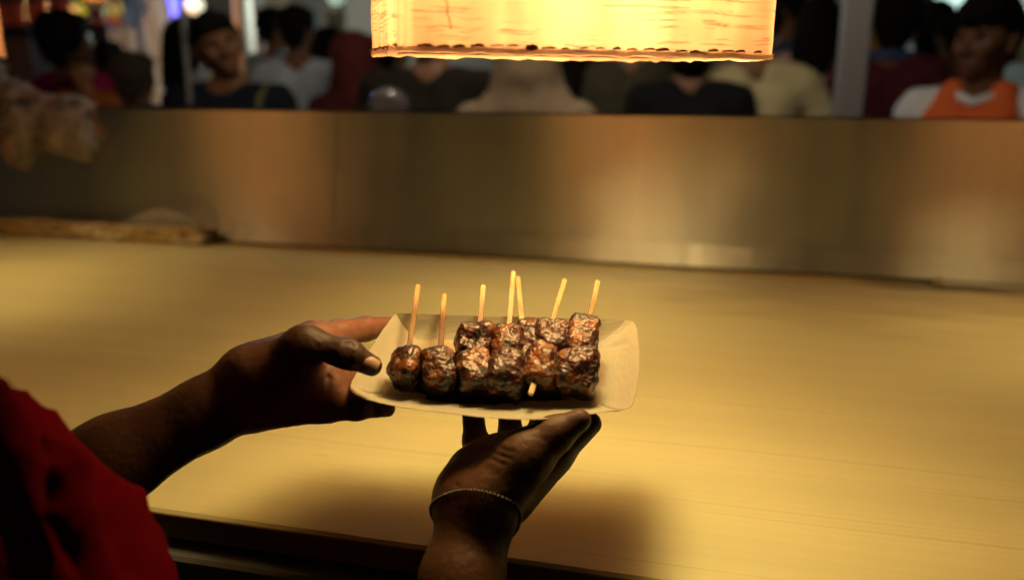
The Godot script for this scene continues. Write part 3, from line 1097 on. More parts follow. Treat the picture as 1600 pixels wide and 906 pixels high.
	panel("yellow banner between the grey post and the maroon shirts", "banner", Vector3(0.8122, 1.9541, -6.3000), Vector3(1.0464, 1.3025, -6.3000), lin(0.34, 0.21, 0.03))
	panel("pale blue grey banner above the man in orange", "banner", Vector3(1.4902, 2.1477, -7.4000), Vector3(1.8988, 1.5417, -7.4000), lin(0.34, 0.40, 0.38))
	panel("cream banner at the right edge of the picture", "banner", Vector3(1.7786, 1.5541, -6.6000), Vector3(2.0938, 1.3026, -6.6000), lin(0.42, 0.40, 0.26))
	panel("dull yellow banner behind the white shirt and dark head", "banner", Vector3(-3.7432, 1.6156, -6.6000), Vector3(-3.5894, 1.4821, -6.6000), lin(0.30, 0.2, 0.06))
	panel("bluish white cloth hanging left of the woman in magenta", "cloth", Vector3(-5.2108, 1.5968, -5.6000), Vector3(-4.9974, 1.0676, -5.6000), lin(0.30, 0.34, 0.42))
	panel("pale green cloth hung left of the large lantern", "cloth", Vector3(-3.0226, 1.6737, -6.2000), Vector3(-2.8949, 1.4007, -6.2000), lin(0.26, 0.27, 0.19))

func column(label: String, p: Vector3, r: float, c: Color) -> void:
	var t := thing("column", label, "column", Vector3(p.x, -0.17, p.z))
	var m := mat(c, 0.7)
	part("shaft", lathe([Vector2(0, 0.1), Vector2(r, 0.1), Vector2(r * 0.96, 3.3), Vector2(0, 3.3)], 20), m, t)
	part("base", lathe([Vector2(0, 0), Vector2(r * 1.4, 0), Vector2(r * 1.4, 0.08), Vector2(r * 1.1, 0.1), Vector2(0, 0.1)], 20), m, t)

func panel(label: String, cat: String, a: Vector3, b: Vector3, c: Color) -> void:
	var t := thing("hanging_" + cat, label, cat, Vector3((a.x + b.x) * 0.5, maxf(a.y, b.y), a.z))
	var w := absf(a.x - b.x)
	var h := absf(a.y - b.y)
	var n := noise(3.0, int(absf(a.x) * 90.0), 3)
	var f := func(u, v): return Vector3((u - 0.5) * w, -v * h, 0.03 * sin(u * 14.0 + 2.0 * n.get_noise_1d(v)) * v + 0.04 * n.get_noise_2d(u * 2.0, v * 2.0))
	part("cloth", sheet(24, 12, f), mat(c, 0.85), t)
	part("rod", tube([Vector3(-w * 0.55, 0.004, 0), Vector3(w * 0.55, 0.004, 0)], 0.008, 0.008, 6), hair_mat, t)
	for e in [-1.0, 1.0]:
		part("hanger", tube([Vector3(e * w * 0.5, 0.0, 0), Vector3(e * w * 0.5, 3.4 - maxf(a.y, b.y), -0.05)], 0.004, 0.004, 5), hair_mat, t)

func globe(label: String, p: Vector3, r: float, c: Color, e: float, light: float) -> void:
	var t := thing("globe_lamp", label, "lamp", p, "lamps of the stalls across the street")
	var pr := []
	for i in 13:
		var a := PI * i / 12.0
		pr.append(Vector2(sin(a) * r, -cos(a) * r))
	part("lamp_globe", lathe(pr, 20), glow(c, e), t)
	part("cap", lathe([Vector2(r * 0.4, r * 0.85), Vector2(r * 0.4, r * 1.15), Vector2(0, r * 1.2)], 12), hair_mat, t)
	part("cord", tube([Vector3(0, r, 0), Vector3(0, 3.6 - p.y, 0)], 0.004, 0.004, 5), hair_mat, t)
	omni(t, Vector3.ZERO, c, light, r * 0.9)

func flower_print() -> ImageTexture:
	var im := Image.create(256, 256, false, Image.FORMAT_RGB8)
	var a := noise(0.03, 71, 3)
	var b := noise(0.05, 72, 2)
	for y in 256:
		for x in 256:
			var c := Color(0.75, 0.62, 0.6)
			c = c.lerp(Color(0.62, 0.25, 0.27), smoothstep(0.1, 0.25, a.get_noise_2d(x, y)))
			c = c.lerp(Color(0.85, 0.74, 0.5), smoothstep(0.2, 0.3, b.get_noise_2d(x, y)))
			im.set_pixel(x, y, c)
	return ImageTexture.create_from_image(im)

func speckle_print() -> ImageTexture:
	var im := Image.create(128, 128, false, Image.FORMAT_RGB8)
	var a := noise(0.09, 73, 2)
	for y in 128:
		for x in 128:
			im.set_pixel(x, y, Color(0.42, 0.43, 0.46).lerp(Color(0.14, 0.15, 0.2), smoothstep(0.05, 0.15, a.get_noise_2d(x, y))))
	return ImageTexture.create_from_image(im)

func check_print() -> ImageTexture:
	var im := Image.create(128, 128, false, Image.FORMAT_RGB8)
	for y in 128:
		for x in 128:
			var c := Color(0.34, 0.09, 0.09)
			if x % 32 < 10:
				c = c.lerp(Color(0.1, 0.12, 0.3), 0.6)
			if y % 32 < 10:
				c = c.lerp(Color(0.1, 0.12, 0.3), 0.6)
			if x % 32 == 20 or y % 32 == 20:
				c = Color(0.5, 0.45, 0.4)
			im.set_pixel(x, y, c)
	return ImageTexture.create_from_image(im)

func build_crowd() -> void:
	var brown := Color(0.17, 0.08, 0.042)
	crowd_person("person in a magenta top with big black hair, at the far left", Vector3(-3.0538, 1.4017, -3.5334), 165.0, {"hair": "big", "shirt": lin(0.22, 0.008, 0.05), "skin": brown, "face": false, "wide": 1.05})
	crowd_person("small brown-faced child held in front of the magenta top", Vector3(-2.8047, 1.2618, -3.2911), 12.0, {"size": 0.62, "skin": Color(0.24, 0.10, 0.045), "hair": "short", "hair_color": lin(0.05, 0.025, 0.014), "shirt": lin(0.30, 0.09, 0.02)})
	crowd_person("short person with greying brown hair, between magenta top and slanting pole", Vector3(-2.9350, 1.2275, -3.8356), 170.0, {"hair": "big", "hair_color": lin(0.06, 0.045, 0.032), "shirt": lin(0.10, 0.07, 0.08), "face": false, "size": 0.92})
	crowd_person("person in a white shirt behind the thin slanting pole", Vector3(-2.8109, 1.4037, -4.1279), 150.0, {"shirt": lin(0.42, 0.45, 0.45), "face": false, "hair": "long"})
	crowd_person("man in a black tee leaning his head, a strap on one shoulder", Vector3(-1.9001, 1.3598, -3.0112), 22.0, {"hair": "short", "shirt": lin(0.008, 0.009, 0.014), "skin": Color(0.15, 0.068, 0.034), "tilt": -16.0, "turn": 22.0, "strap": lin(0.08, 0.07, 0.02)})
	crowd_person("person in light blue, mostly behind a white shirted back", Vector3(-2.7475, 1.5070, -4.9183), 160.0, {"shirt": lin(0.22, 0.34, 0.37), "face": false})
	crowd_person("dark haired person seen from behind in a white shirt, left of the lantern", Vector3(-2.1602, 1.4551, -4.0916), 190.0, {"shirt": lin(0.38, 0.42, 0.46), "face": false, "hair": "short"})
	crowd_person("person in a dark maroon headscarf under the left end of the lantern", Vector3(-1.6801, 1.3012, -3.7434), 175.0, {"hair": "scarf", "hair_color": lin(0.075, 0.016, 0.013), "shirt": lin(0.06, 0.02, 0.018), "face": false})
	crowd_person("person in a dim black shirt, head behind the lantern's left half", Vector3(-1.0409, 1.4110, -2.9738), 180.0, {"shirt": lin(0.014, 0.011, 0.008), "face": false, "wide": 1.15})
	crowd_person("person in a beige headscarf and gown, right below the lantern's middle", Vector3(-0.6405, 1.3152, -2.7814), 178.0, {"hair": "scarf", "hair_color": lin(0.19, 0.135, 0.08), "shirt": lin(0.19, 0.14, 0.085), "sleeves": "long", "face": false})
	crowd_person("person in dull olive, dim between the beige gown and a black shirt", Vector3(-0.4239, 1.4424, -3.7766), 185.0, {"shirt": lin(0.045, 0.04, 0.022), "face": false})
	crowd_person("broad person in black beneath the lantern's right half", Vector3(-0.1486, 1.3659, -3.5048), 178.0, {"shirt": lin(0.008, 0.008, 0.008), "face": false, "hair": "big"})
	crowd_person("person in a cream shirt beneath the lantern's right end", Vector3(0.0907, 1.4289, -3.5819), 190.0, {"shirt": lin(0.36, 0.30, 0.16), "face": false, "wide": 1.05, "elbow_r": Vector3(-0.33, 1.14, 0.0), "elbow_l": Vector3(0.28, 1.1, 0.05)})
	crowd_person("person in a dark blue shirt, in profile right of the lantern", Vector3(0.2786, 1.5484, -5.0477), -100.0, {"shirt": lin(0.03, 0.045, 0.09)})
	crowd_person("person in a pink and white patterned top, left of the grey post", Vector3(0.4236, 1.4942, -4.6427), 172.0, {"shirt": lin(0.8, 0.8, 0.8), "print": flower_print(), "face": false, "hair": "long"})
	crowd_person("person in a maroon shirt with a blue collar, right of the grey post", Vector3(0.7459, 1.4781, -4.5058), 176.0, {"shirt": lin(0.075, 0.014, 0.02), "collar": lin(0.03, 0.05, 0.13), "face": false, "hair": "big", "wide": 1.1})
	crowd_person("person with long black hair behind the maroon shirt", Vector3(1.0549, 1.5011, -5.2292), -150.0, {"shirt": lin(0.02, 0.09, 0.07), "hair": "long", "skin": Color(0.3, 0.12, 0.06)})
	crowd_person("grey shirted person far back beneath the blue grey tarpaulin", Vector3(-3.8756, 1.3173, -4.7973), 160.0, {"shirt": lin(0.22, 0.22, 0.24), "face": false, "hair": "short"})
	crowd_person("person in a pale green shirt left of the maroon headscarf", Vector3(-2.2709, 1.3787, -4.6828), 200.0, {"shirt": lin(0.30, 0.33, 0.24), "face": false, "hair": "long"})
	crowd_person("person in a speckled grey shirt between maroon headscarf and black shirt", Vector3(-1.7982, 1.3523, -4.4742), 170.0, {"shirt": lin(0.7, 0.7, 0.75), "print": speckle_print(), "face": false})
	crowd_person("person in a white blouse close behind the beige headscarf, to its right", Vector3(-0.6501, 1.3871, -3.8115), 172.0, {"shirt": lin(0.36, 0.33, 0.27), "sleeves": "long", "face": false, "hair": "long"})
	crowd_person("person in a teal shirt behind the broad black shirt", Vector3(-0.3487, 1.3862, -4.8464), 168.0, {"shirt": lin(0.05, 0.09, 0.10), "face": false})
	crowd_person("person in a red and blue checked shirt, left of the man in orange", Vector3(1.1296, 1.4333, -5.0162), 186.0, {"shirt": lin(0.8, 0.8, 0.8), "print": check_print(), "face": false})
	crowd_person("man in a bright orange apron, white sleeves and dark cap at the right edge", Vector3(0.7810, 1.3567, -3.0421), -28.0, {"hair": "cap", "shirt": lin(0.50, 0.50, 0.50), "apron": lin(0.55, 0.09, 0.008), "skin": Color(0.12, 0.055, 0.03), "turn": -22.0, "sleeves": "long"})

# ------------------------------------------------------------------ things on and behind the counter
func build_clutter() -> void:
	# slumped sack
	var b := []
	var rng := RandomNumberGenerator.new()
	rng.seed = 31
	for e in [Vector3(-1.6857, 1.2806, -1.6600), Vector3(-1.5887, 1.2168, -1.6400), Vector3(-1.4989, 1.1783, -1.6300), Vector3(-1.4190, 1.1742, -1.6200), Vector3(-1.3770, 1.1636, -1.6200), Vector3(-1.6305, 1.1610, -1.6000), Vector3(-1.5198, 1.1421, -1.5900), Vector3(-1.4240, 1.1303, -1.5850), Vector3(-1.7536, 1.2149, -1.6600), Vector3(-1.6807, 1.1249, -1.5900), Vector3(-1.3672, 1.1216, -1.5850), Vector3(-1.5516, 1.1041, -1.5800)]:
		var c: Vector3 = e
		var r := rng.randf_range(0.034, 0.046)
		b.append([c, c + Vector3(rng.randf_range(-0.03, 0.03), rng.randf_range(-0.015, 0.015), 0.0), r, r * 0.9, 0.035])
	b.append([Vector3(-1.7611, 1.1986, -1.7000), Vector3(-1.4793, 1.1439, -1.6800), 0.06, 0.05, 0.05])
	var spots := noise(16.0, 81, 3)
	var red := noise(9.0, 82, 2)
	var colf := func(p: Vector3, _n: Vector3) -> Color:
		var c := Color(0.23, 0.24, 0.245)
		c = c.lerp(Color(0.10, 0.085, 0.075), smoothstep(0.12, 0.3, spots.get_noise_3dv(p)))
		c = c.lerp(Color(0.17, 0.08, 0.06), 0.7 * smoothstep(0.16, 0.36, red.get_noise_3dv(p)))
		return c
	var sm := vmat(0.45)
	var sk := MeshInstance3D.new()
	sk.name = "crumpled_sack"
	sk.mesh = joined([skin(b, 0.008, {"noise": noise(26.0, 83, 4), "amp": 0.02, "colf": colf})])
	sk.material_override = sm
	add_child(sk, true)
	tag(sk, "lumpy brown mottled sack slumped over the steel guard at the left", "sack")
	# battered strip along the foot of the guard
	var bt := MeshInstance3D.new()
	bt.name = "wooden_batten"
	var p0 := Vector3(-2.0537, 0.9365, -1.5350)
	var p1 := Vector3(-1.0237, 0.9444, -1.5350)
	var wear := noise(24.0, 85, 4)
	var wear2 := noise(60.0, 86, 3)
	var right_end := (p1.x - p0.x) * 0.5
	bt.mesh = blob(Vector3(p1.x - p0.x, 0.031, 0.036), Vector3i(160, 8, 8), 24.0, noise(30.0, 84, 4), 0.006, func(p: Vector3) -> Color:
		var c := Color(0.42, 0.32, 0.14).lerp(Color(0.66, 0.62, 0.5), smoothstep(-0.05, 0.25, wear.get_noise_3dv(p * Vector3(0.5, 1, 1))))
		c = c.lerp(Color(0.16, 0.09, 0.03), smoothstep(0.1, 0.4, wear2.get_noise_3dv(p * Vector3(0.4, 1, 1))))
		return c.lerp(Color(0.06, 0.03, 0.012), smoothstep(right_end - 0.035, right_end - 0.008, p.x + 0.01 * wear2.get_noise_3dv(p))))
	bt.material_override = vmat(0.6)
	add_child(bt, true)
	bt.position = Vector3((p0.x + p1.x) * 0.5, 0.938, -1.528)
	tag(bt, "flaking yellowish strip lying along the foot of the steel guard", "strip")
	# clear wrap
	var wr := MeshInstance3D.new()
	wr.name = "plastic_wrap"
	var w0 := Vector3(-1.2592, 0.9734, -1.5300)
	var w1 := Vector3(-1.0500, 0.9794, -1.5300)
	var cr := noise(22.0, 87, 4)
	cr.fractal_type = FastNoiseLite.FRACTAL_RIDGED
	wr.mesh = sheet(60, 34, func(u: float, v: float) -> Vector3:
		var e := sin(PI * clampf(u * 1.02, 0, 1)) * (0.55 + 0.45 * u)
		var n1 := cr.get_noise_2d(u * 0.4, v * 0.2)
		var n2 := cr.get_noise_2d(u * 0.4 + 5.0, v * 0.2)
		var a := PI * v
		return Vector3(lerpf(w0.x, w1.x, u) + 0.006 * n2, 0.955 + sin(a) * (0.030 * e + 0.030 * n1 * e), -1.528 + cos(a) * (0.022 * e) + 0.006 * n2))
	var wm := mat(Color(0.92, 0.92, 0.92, 0.1), 0.07)
	wm.transparency = BaseMaterial3D.TRANSPARENCY_ALPHA
	wr.material_override = wm
	add_child(wr, true)
	tag(wr, "crumpled clear plastic wrap lying on the yellowish strip", "plastic wrap")
	# metal strip at the right
	var s0 := Vector3(0.3712, 0.9309, -1.5300)
	var t := thing("metal_strip", "thin grey metal strip on the counter at the right end", "strip")
	bx("bar", Vector3(s0.x, 0.9215, -1.535), Vector3(1.0, 0.9275, -1.515), mat(lin(0.36, 0.36, 0.35), 0.45), t, 0.001)
	part("end_blob", blob(Vector3(0.016, 0.014, 0.016), Vector3i(8, 8, 8), 2.0, noise(90.0, 2, 2), 0.004), mat(lin(0.4, 0.35, 0.25), 0.6), t, Vector3(s0.x - 0.004, 0.929, -1.525))
	# clear cup behind the guard
	var g := Vector3(-0.7751, 1.1827, -1.9000)
	var cup := thing("clear_cup", "clear domed plastic cup behind the steel guard, left of centre", "cup", Vector3(g.x, 1.06, g.z))
	var gm := mat(Color(0.9, 0.92, 0.95, 0.1), 0.06)
	gm.transparency = BaseMaterial3D.TRANSPARENCY_ALPHA
	part("beaker", lathe([Vector2(0.0, 0.0), Vector2(0.034, 0.0), Vector2(0.044, 0.13), Vector2(0.046, 0.133)], 24), gm, cup)
	var dome := []
	for i in 9:
		var a := PI * 0.5 * i / 8.0
		dome.append(Vector2(cos(a) * 0.046 + 0.001, 0.134 + sin(a) * 0.042))
	part("lid", lathe(dome, 24), gm, cup)
	part("drink", lathe([Vector2(0, 0.004), Vector2(0.033, 0.004), Vector2(0.041, 0.1), Vector2(0, 0.1)], 24), mat(lin(0.10, 0.07, 0.03), 0.2), cup)
	var sh := thing("serving_shelf", "narrow shelf fixed behind the steel guard", "shelf")
	bx("board", Vector3(-3.0, 1.035, -2.02), Vector3(1.2, 1.058, -1.775), mat(lin(0.05, 0.04, 0.03), 0.6), sh)
	for x in [-2.6, -1.6, -0.6, 0.9]:
		bx("bracket", Vector3(x, 0.8, -1.8), Vector3(x + 0.03, 1.034, -1.603), mat(lin(0.05, 0.05, 0.05), 0.5), sh)

# ------------------------------------------------------------------ tray
func build_tray() -> void:
	var t := thing("paper_tray", "white paper food tray of meat skewers held in two hands", "tray")
	var rim := [Vector3(-0.2576, 1.0816, -0.6278), Vector3(-0.2541, 1.0820, -0.6305), Vector3(-0.2144, 1.0814, -0.6375), Vector3(-0.1673, 1.0809, -0.6464), Vector3(-0.1206, 1.0803, -0.6552), Vector3(-0.0793, 1.0798, -0.6627), Vector3(-0.0674, 1.0795, -0.6640), Vector3(-0.0616, 1.0782, -0.6587), Vector3(-0.0561, 1.0725, -0.6301), Vector3(-0.0523, 1.0670, -0.6014), Vector3(-0.0503, 1.0618, -0.5746), Vector3(-0.0504, 1.0575, -0.5517), Vector3(-0.0518, 1.0555, -0.5409), Vector3(-0.0598, 1.0548, -0.5349), Vector3(-0.0863, 1.0536, -0.5221), Vector3(-0.1146, 1.0527, -0.5104), Vector3(-0.1399, 1.0530, -0.5056), Vector3(-0.1707, 1.0540, -0.5033), Vector3(-0.1978, 1.0551, -0.5020), Vector3(-0.2170, 1.0563, -0.5035), Vector3(-0.2324, 1.0575, -0.5061), Vector3(-0.2424, 1.0587, -0.5102), Vector3(-0.2472, 1.0600, -0.5158), Vector3(-0.2498, 1.0616, -0.5237), Vector3(-0.2520, 1.0648, -0.5402), Vector3(-0.2553, 1.0710, -0.5721), Vector3(-0.2573, 1.0769, -0.6031)]
	var flo := [Vector3(-0.2395, 1.0618, -0.6244), Vector3(-0.2362, 1.0620, -0.6264), Vector3(-0.2047, 1.0616, -0.6321), Vector3(-0.1654, 1.0610, -0.6386), Vector3(-0.1264, 1.0604, -0.6452), Vector3(-0.1004, 1.0598, -0.6484), Vector3(-0.0925, 1.0594, -0.6483), Vector3(-0.0890, 1.0588, -0.6460), Vector3(-0.0849, 1.0560, -0.6326), Vector3(-0.0806, 1.0523, -0.6139), Vector3(-0.0764, 1.0479, -0.5917), Vector3(-0.0747, 1.0451, -0.5771), Vector3(-0.0755, 1.0438, -0.5700), Vector3(-0.0797, 1.0433, -0.5665), Vector3(-0.1064, 1.0430, -0.5581), Vector3(-0.1311, 1.0430, -0.5519), Vector3(-0.1539, 1.0433, -0.5479), Vector3(-0.1797, 1.0440, -0.5448), Vector3(-0.2034, 1.0446, -0.5423), Vector3(-0.2180, 1.0451, -0.5412), Vector3(-0.2257, 1.0456, -0.5419), Vector3(-0.2300, 1.0459, -0.5425), Vector3(-0.2327, 1.0466, -0.5454), Vector3(-0.2334, 1.0474, -0.5496), Vector3(-0.2348, 1.0496, -0.5611), Vector3(-0.2385, 1.0541, -0.5841), Vector3(-0.2405, 1.0590, -0.6091)]
	var n := rim.size()
	var up: Vector3 = Vector3(0.0464, 0.9816, 0.1851)
	var mid := Vector3.ZERO
	for p in flo:
		mid += p / n
	var smooth_loop := func(loop: Array, u: float) -> Vector3:
		var f := fposmod(u, 1.0) * n
		var i := int(f) % n
		var p1: Vector3 = loop[i]
		var p2: Vector3 = loop[(i + 1) % n]
		return p1.cubic_interpolate(p2, loop[(i + n - 1) % n], loop[(i + 2) % n], f - int(f))
	var wav := noise(14.0, 91, 3)
	var surf := func(u: float, v: float, out: float) -> Vector3:
		var a: Vector3 = smooth_loop.call(flo, u)
		var b: Vector3 = smooth_loop.call(rim, u)
		var o := (b - a).slide(up).normalized()
		var p: Vector3
		if v < 0.3:
			p = mid.lerp(a, v / 0.3)
		else:
			var k := (v - 0.3) / 0.7
			var fold := 0.0
			for uc in [1.2, 7.4, 12.3, 22.2]:
				fold += exp(-pow((u * n - uc - (0.9 * (k - 0.5) if uc < 10.0 else 0.0)) / 0.16, 2.0))
			p = a.lerp(b, k) - up * 0.0022 * fold * sin(PI * minf(1.0, k * 1.15 + 0.05)) - up * 0.004 * sin(PI * k) * 0.6 + up * 0.0004 * wav.get_noise_2d(p.x * 9.0 + u * 4.0, k)
			p += o * out * 0.8
		p += up * 0.0003 * wav.get_noise_3dv(p * 3.0)
		return p - up * out * (1.0 if v < 0.6 else 0.4)
	var stains := noise(42.0, 92, 3)
	var oil: Vector3 = Vector3(-0.0805, 1.0620, -0.6223)
	var floor_oil: Vector3 = Vector3(-0.1555, 1.0496, -0.5810)
	var colf := func(p: Vector3, _u: float, v: float) -> Color:
		var c := Color(0.30, 0.262, 0.18)
		var q := stains.get_noise_3dv(p)
		c = c.lerp(Color(0.42, 0.24, 0.07), 0.75 * smoothstep(0.009, 0.003, (p - oil).length() + 0.004 * q))
		c = c.lerp(Color(0.30, 0.16, 0.05), 0.65 * smoothstep(0.1, 0.055, (p - floor_oil).length() + 0.03 * q) * smoothstep(0.36, 0.28, v))
		return c * (1.0 + 0.03 * q)
	var m := vmat(0.6)
	m.backlight_enabled = true
	m.backlight = Color(0.16, 0.15, 0.12)
	part("inner_face", sheet(216, 40, func(u, v): return surf.call(u, v, 0.0), colf), m, t)
	part("outer_face", sheet(216, 40, func(u, v): return surf.call(u, v, 0.0007), colf), m, t)
	part("cut_edge", sheet(216, 1, func(u, v): return surf.call(u, 1.0, 0.0007 * v) + up * 0.00002, colf), m, t)

# ------------------------------------------------------------------ skewers
var meat_mat: StandardMaterial3D

func meat(sd: int, s: Vector3, char_top: float) -> ArrayMesh:
	var n := noise(30.0, sd, 4)
	var tone := noise(55.0, sd + 3, 3)
	var burn := noise(75.0, sd + 7, 4)
	var fat := noise(30.0, sd + 9, 2)
	var h := s * 0.5
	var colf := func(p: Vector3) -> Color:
		# caramel glaze, lit top and shaded sides painted in, black where fire caught it
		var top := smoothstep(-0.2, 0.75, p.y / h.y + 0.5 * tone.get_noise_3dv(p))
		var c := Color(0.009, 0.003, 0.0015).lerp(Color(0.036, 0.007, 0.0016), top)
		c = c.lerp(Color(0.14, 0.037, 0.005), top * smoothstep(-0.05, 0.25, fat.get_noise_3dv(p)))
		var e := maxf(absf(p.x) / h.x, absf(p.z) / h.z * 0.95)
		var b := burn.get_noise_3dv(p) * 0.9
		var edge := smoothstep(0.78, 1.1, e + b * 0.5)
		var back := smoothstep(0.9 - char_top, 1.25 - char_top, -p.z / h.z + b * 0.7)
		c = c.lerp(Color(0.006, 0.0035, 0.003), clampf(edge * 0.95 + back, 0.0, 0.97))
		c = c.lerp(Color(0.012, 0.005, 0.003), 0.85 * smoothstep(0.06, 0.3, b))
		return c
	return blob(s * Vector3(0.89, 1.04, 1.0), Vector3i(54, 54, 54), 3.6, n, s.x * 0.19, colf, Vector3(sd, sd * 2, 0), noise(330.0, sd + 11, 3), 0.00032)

func skewer(label: String, low: Vector3, high: Vector3, chunks: Array, tip_dark: float) -> void:
	var dir := (high - low).normalized()
	var t := thing("skewer", label, "skewer", low, "grilled meat skewers in the paper tray")
	var y := dir
	var x := y.cross(Vector3(-0.2349, -0.2554, -0.9379) * -1.0).normalized()
	var b := Basis(x, y, x.cross(y))
	var l := low.distance_to(high)
	var grain := noise(300.0, int(l * 10000.0), 3)
	var sticks := blob(Vector3(0.0042, l + 0.012, 0.0024), Vector3i(5, 90, 4), 30.0, noise(120.0, 3, 2), 0.0003, func(p: Vector3) -> Color:
		var c := Color(0.40, 0.275, 0.11).lerp(Color(0.32, 0.19, 0.065), smoothstep(-0.3, 0.4, grain.get_noise_3dv(p * Vector3(1, 0.12, 1))))
		var k := p.y / l + 0.5 + 0.06 * grain.get_noise_3dv(p)
		return c.lerp(Color(0.10, 0.03, 0.007), smoothstep(0.985, 0.66, k) * tip_dark))
	var sm := vmat(0.5)
	var st := part("stick", sticks, sm, t)
	st.transform = Transform3D(b, dir * (l * 0.5 - 0.004))
	var i := 0
	var sd := int(absf(low.x) * 9000.0) + 5
	var tx: Vector3 = (Vector3(0.9700, 0.0000, -0.2429) as Vector3).slide(Vector3(0.0464, 0.9816, 0.1851)).normalized()
	var ty: Vector3 = Vector3(0.0464, 0.9816, 0.1851)
	for c in chunks:
		var s: Vector3 = c[1]
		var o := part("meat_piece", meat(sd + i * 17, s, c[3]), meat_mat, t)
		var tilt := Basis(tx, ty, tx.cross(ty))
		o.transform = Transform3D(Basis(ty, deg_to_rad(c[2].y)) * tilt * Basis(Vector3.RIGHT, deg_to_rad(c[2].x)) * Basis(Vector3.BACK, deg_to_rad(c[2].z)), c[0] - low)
		i += 1

func build_skewers() -> void:
	meat_mat = vmat(0.36)
	meat_mat.metallic_specular = 0.4
	meat_mat.clearcoat_enabled = true
	meat_mat.clearcoat = 0.9
	meat_mat.clearcoat_roughness = 0.09
	relief(meat_mat, noise_tex(512, 0.085, 95, 4), 0.05, 24.0)
	meat_mat.subsurf_scatter_enabled = false
	skewer("leftmost skewer, charred single meat cube against the tray's left wall", Vector3(-0.2205, 1.0620, -0.5546), Vector3(-0.2422, 1.1030, -0.6429), [[Vector3(-0.2199, 1.0627, -0.5529), Vector3(0.027, 0.028, 0.030), Vector3(14, -6, 3), 0.40]], 0.75)
	skewer("second skewer from the left, one caramel cube and a browned stick end", Vector3(-0.1953, 1.0613, -0.5573), Vector3(-0.2189, 1.0971, -0.6417), [[Vector3(-0.1947, 1.0620, -0.5556), Vector3(0.031, 0.028, 0.033), Vector3(16, 9, -2), 0.25]], 0.95)
	skewer("third skewer from the left, tall stack beside the single cubes", Vector3(-0.1688, 1.0611, -0.5630), Vector3(-0.1878, 1.1038, -0.6513), [[Vector3(-0.1679, 1.0618, -0.5614), Vector3(0.031, 0.029, 0.034), Vector3(24, 8, 4), 0.20], [Vector3(-0.1754, 1.0753, -0.5822), Vector3(0.034, 0.026, 0.034), Vector3(26, -5, -4), 0.10]], 0.7)
	skewer("middle skewer with the longest bare stick", Vector3(-0.1466, 1.0603, -0.5640), Vector3(-0.1654, 1.1139, -0.6650), [[Vector3(-0.1461, 1.0610, -0.5623), Vector3(0.033, 0.030, 0.034), Vector3(22, -9, -3), 0.08], [Vector3(-0.1494, 1.0753, -0.5887), Vector3(0.031, 0.026, 0.035), Vector3(28, 3, 3), 0.35]], 0.3)
	skewer("half hidden skewer just right of the longest stick", Vector3(-0.1325, 1.0652, -0.5720), Vector3(-0.1638, 1.1073, -0.6743), [[Vector3(-0.1372, 1.0747, -0.6048), Vector3(0.026, 0.026, 0.032), Vector3(20, -8, 0), 0.1], [Vector3(-0.1352, 1.0634, -0.5835), Vector3(0.024, 0.024, 0.028), Vector3(20, 6, 0), 0.2]], 0.15)
	skewer("second skewer from the right, pale stick leaning right", Vector3(-0.1221, 1.0605, -0.5497), Vector3(-0.1243, 1.1065, -0.6786), [[Vector3(-0.1209, 1.0657, -0.5721), Vector3(0.031, 0.029, 0.036), Vector3(24, -14, 4), 0.1], [Vector3(-0.1188, 1.0776, -0.6035), Vector3(0.032, 0.025, 0.032), Vector3(26, -6, 6), 0.12]], 0.12)
	skewer("rightmost skewer, its top cube charred black", Vector3(-0.0954, 1.0613, -0.5768), Vector3(-0.0956, 1.1074, -0.6754), [[Vector3(-0.0948, 1.0621, -0.5760), Vector3(0.035, 0.030, 0.036), Vector3(24, -8, 0), 0.05], [Vector3(-0.0951, 1.0751, -0.6014), Vector3(0.028, 0.025, 0.028), Vector3(26, -8, 0), 0.05], [Vector3(-0.0959, 1.0833, -0.6176), Vector3(0.027, 0.022, 0.022), Vector3(28, -4, 0), 0.9]], 0.6)
	# dark sauce on the floor of the tray
	var c: Vector3 = Vector3(-0.1587, 1.0493, -0.5741)
	var tx: Vector3 = (Vector3(0.9700, 0.0000, -0.2429) as Vector3).slide(Vector3(0.0464, 0.9816, 0.1851)).normalized()
	var tz := tx.cross(Vector3(0.0464, 0.9816, 0.1851))
	var n := noise(1.3, 97, 3)
	var sauce := MeshInstance3D.new()
	sauce.name = "sauce_pool"
	sauce.mesh = sheet(64, 8, func(u: float, v: float) -> Vector3:
		var a := TAU * u
		var d := Vector2(cos(a), sin(a))
		var r := (1.0 + 0.22 * n.get_noise_2dv(d)) * v
		return c + tx * d.x * r * 0.066 + tz * d.y * r * 0.026 + (Vector3(0.0464, 0.9816, 0.1851) as Vector3) * (0.0011 * sqrt(maxf(0.0, 1.0 - v * v)) - 0.0003))
	var sm := mat(lin(0.012, 0.005, 0.003), 0.14)
	sauce.material_override = sm
	add_child(sauce, true)
	tag(sauce, "dark glossy sauce pooled under the meat in the tray", "sauce")

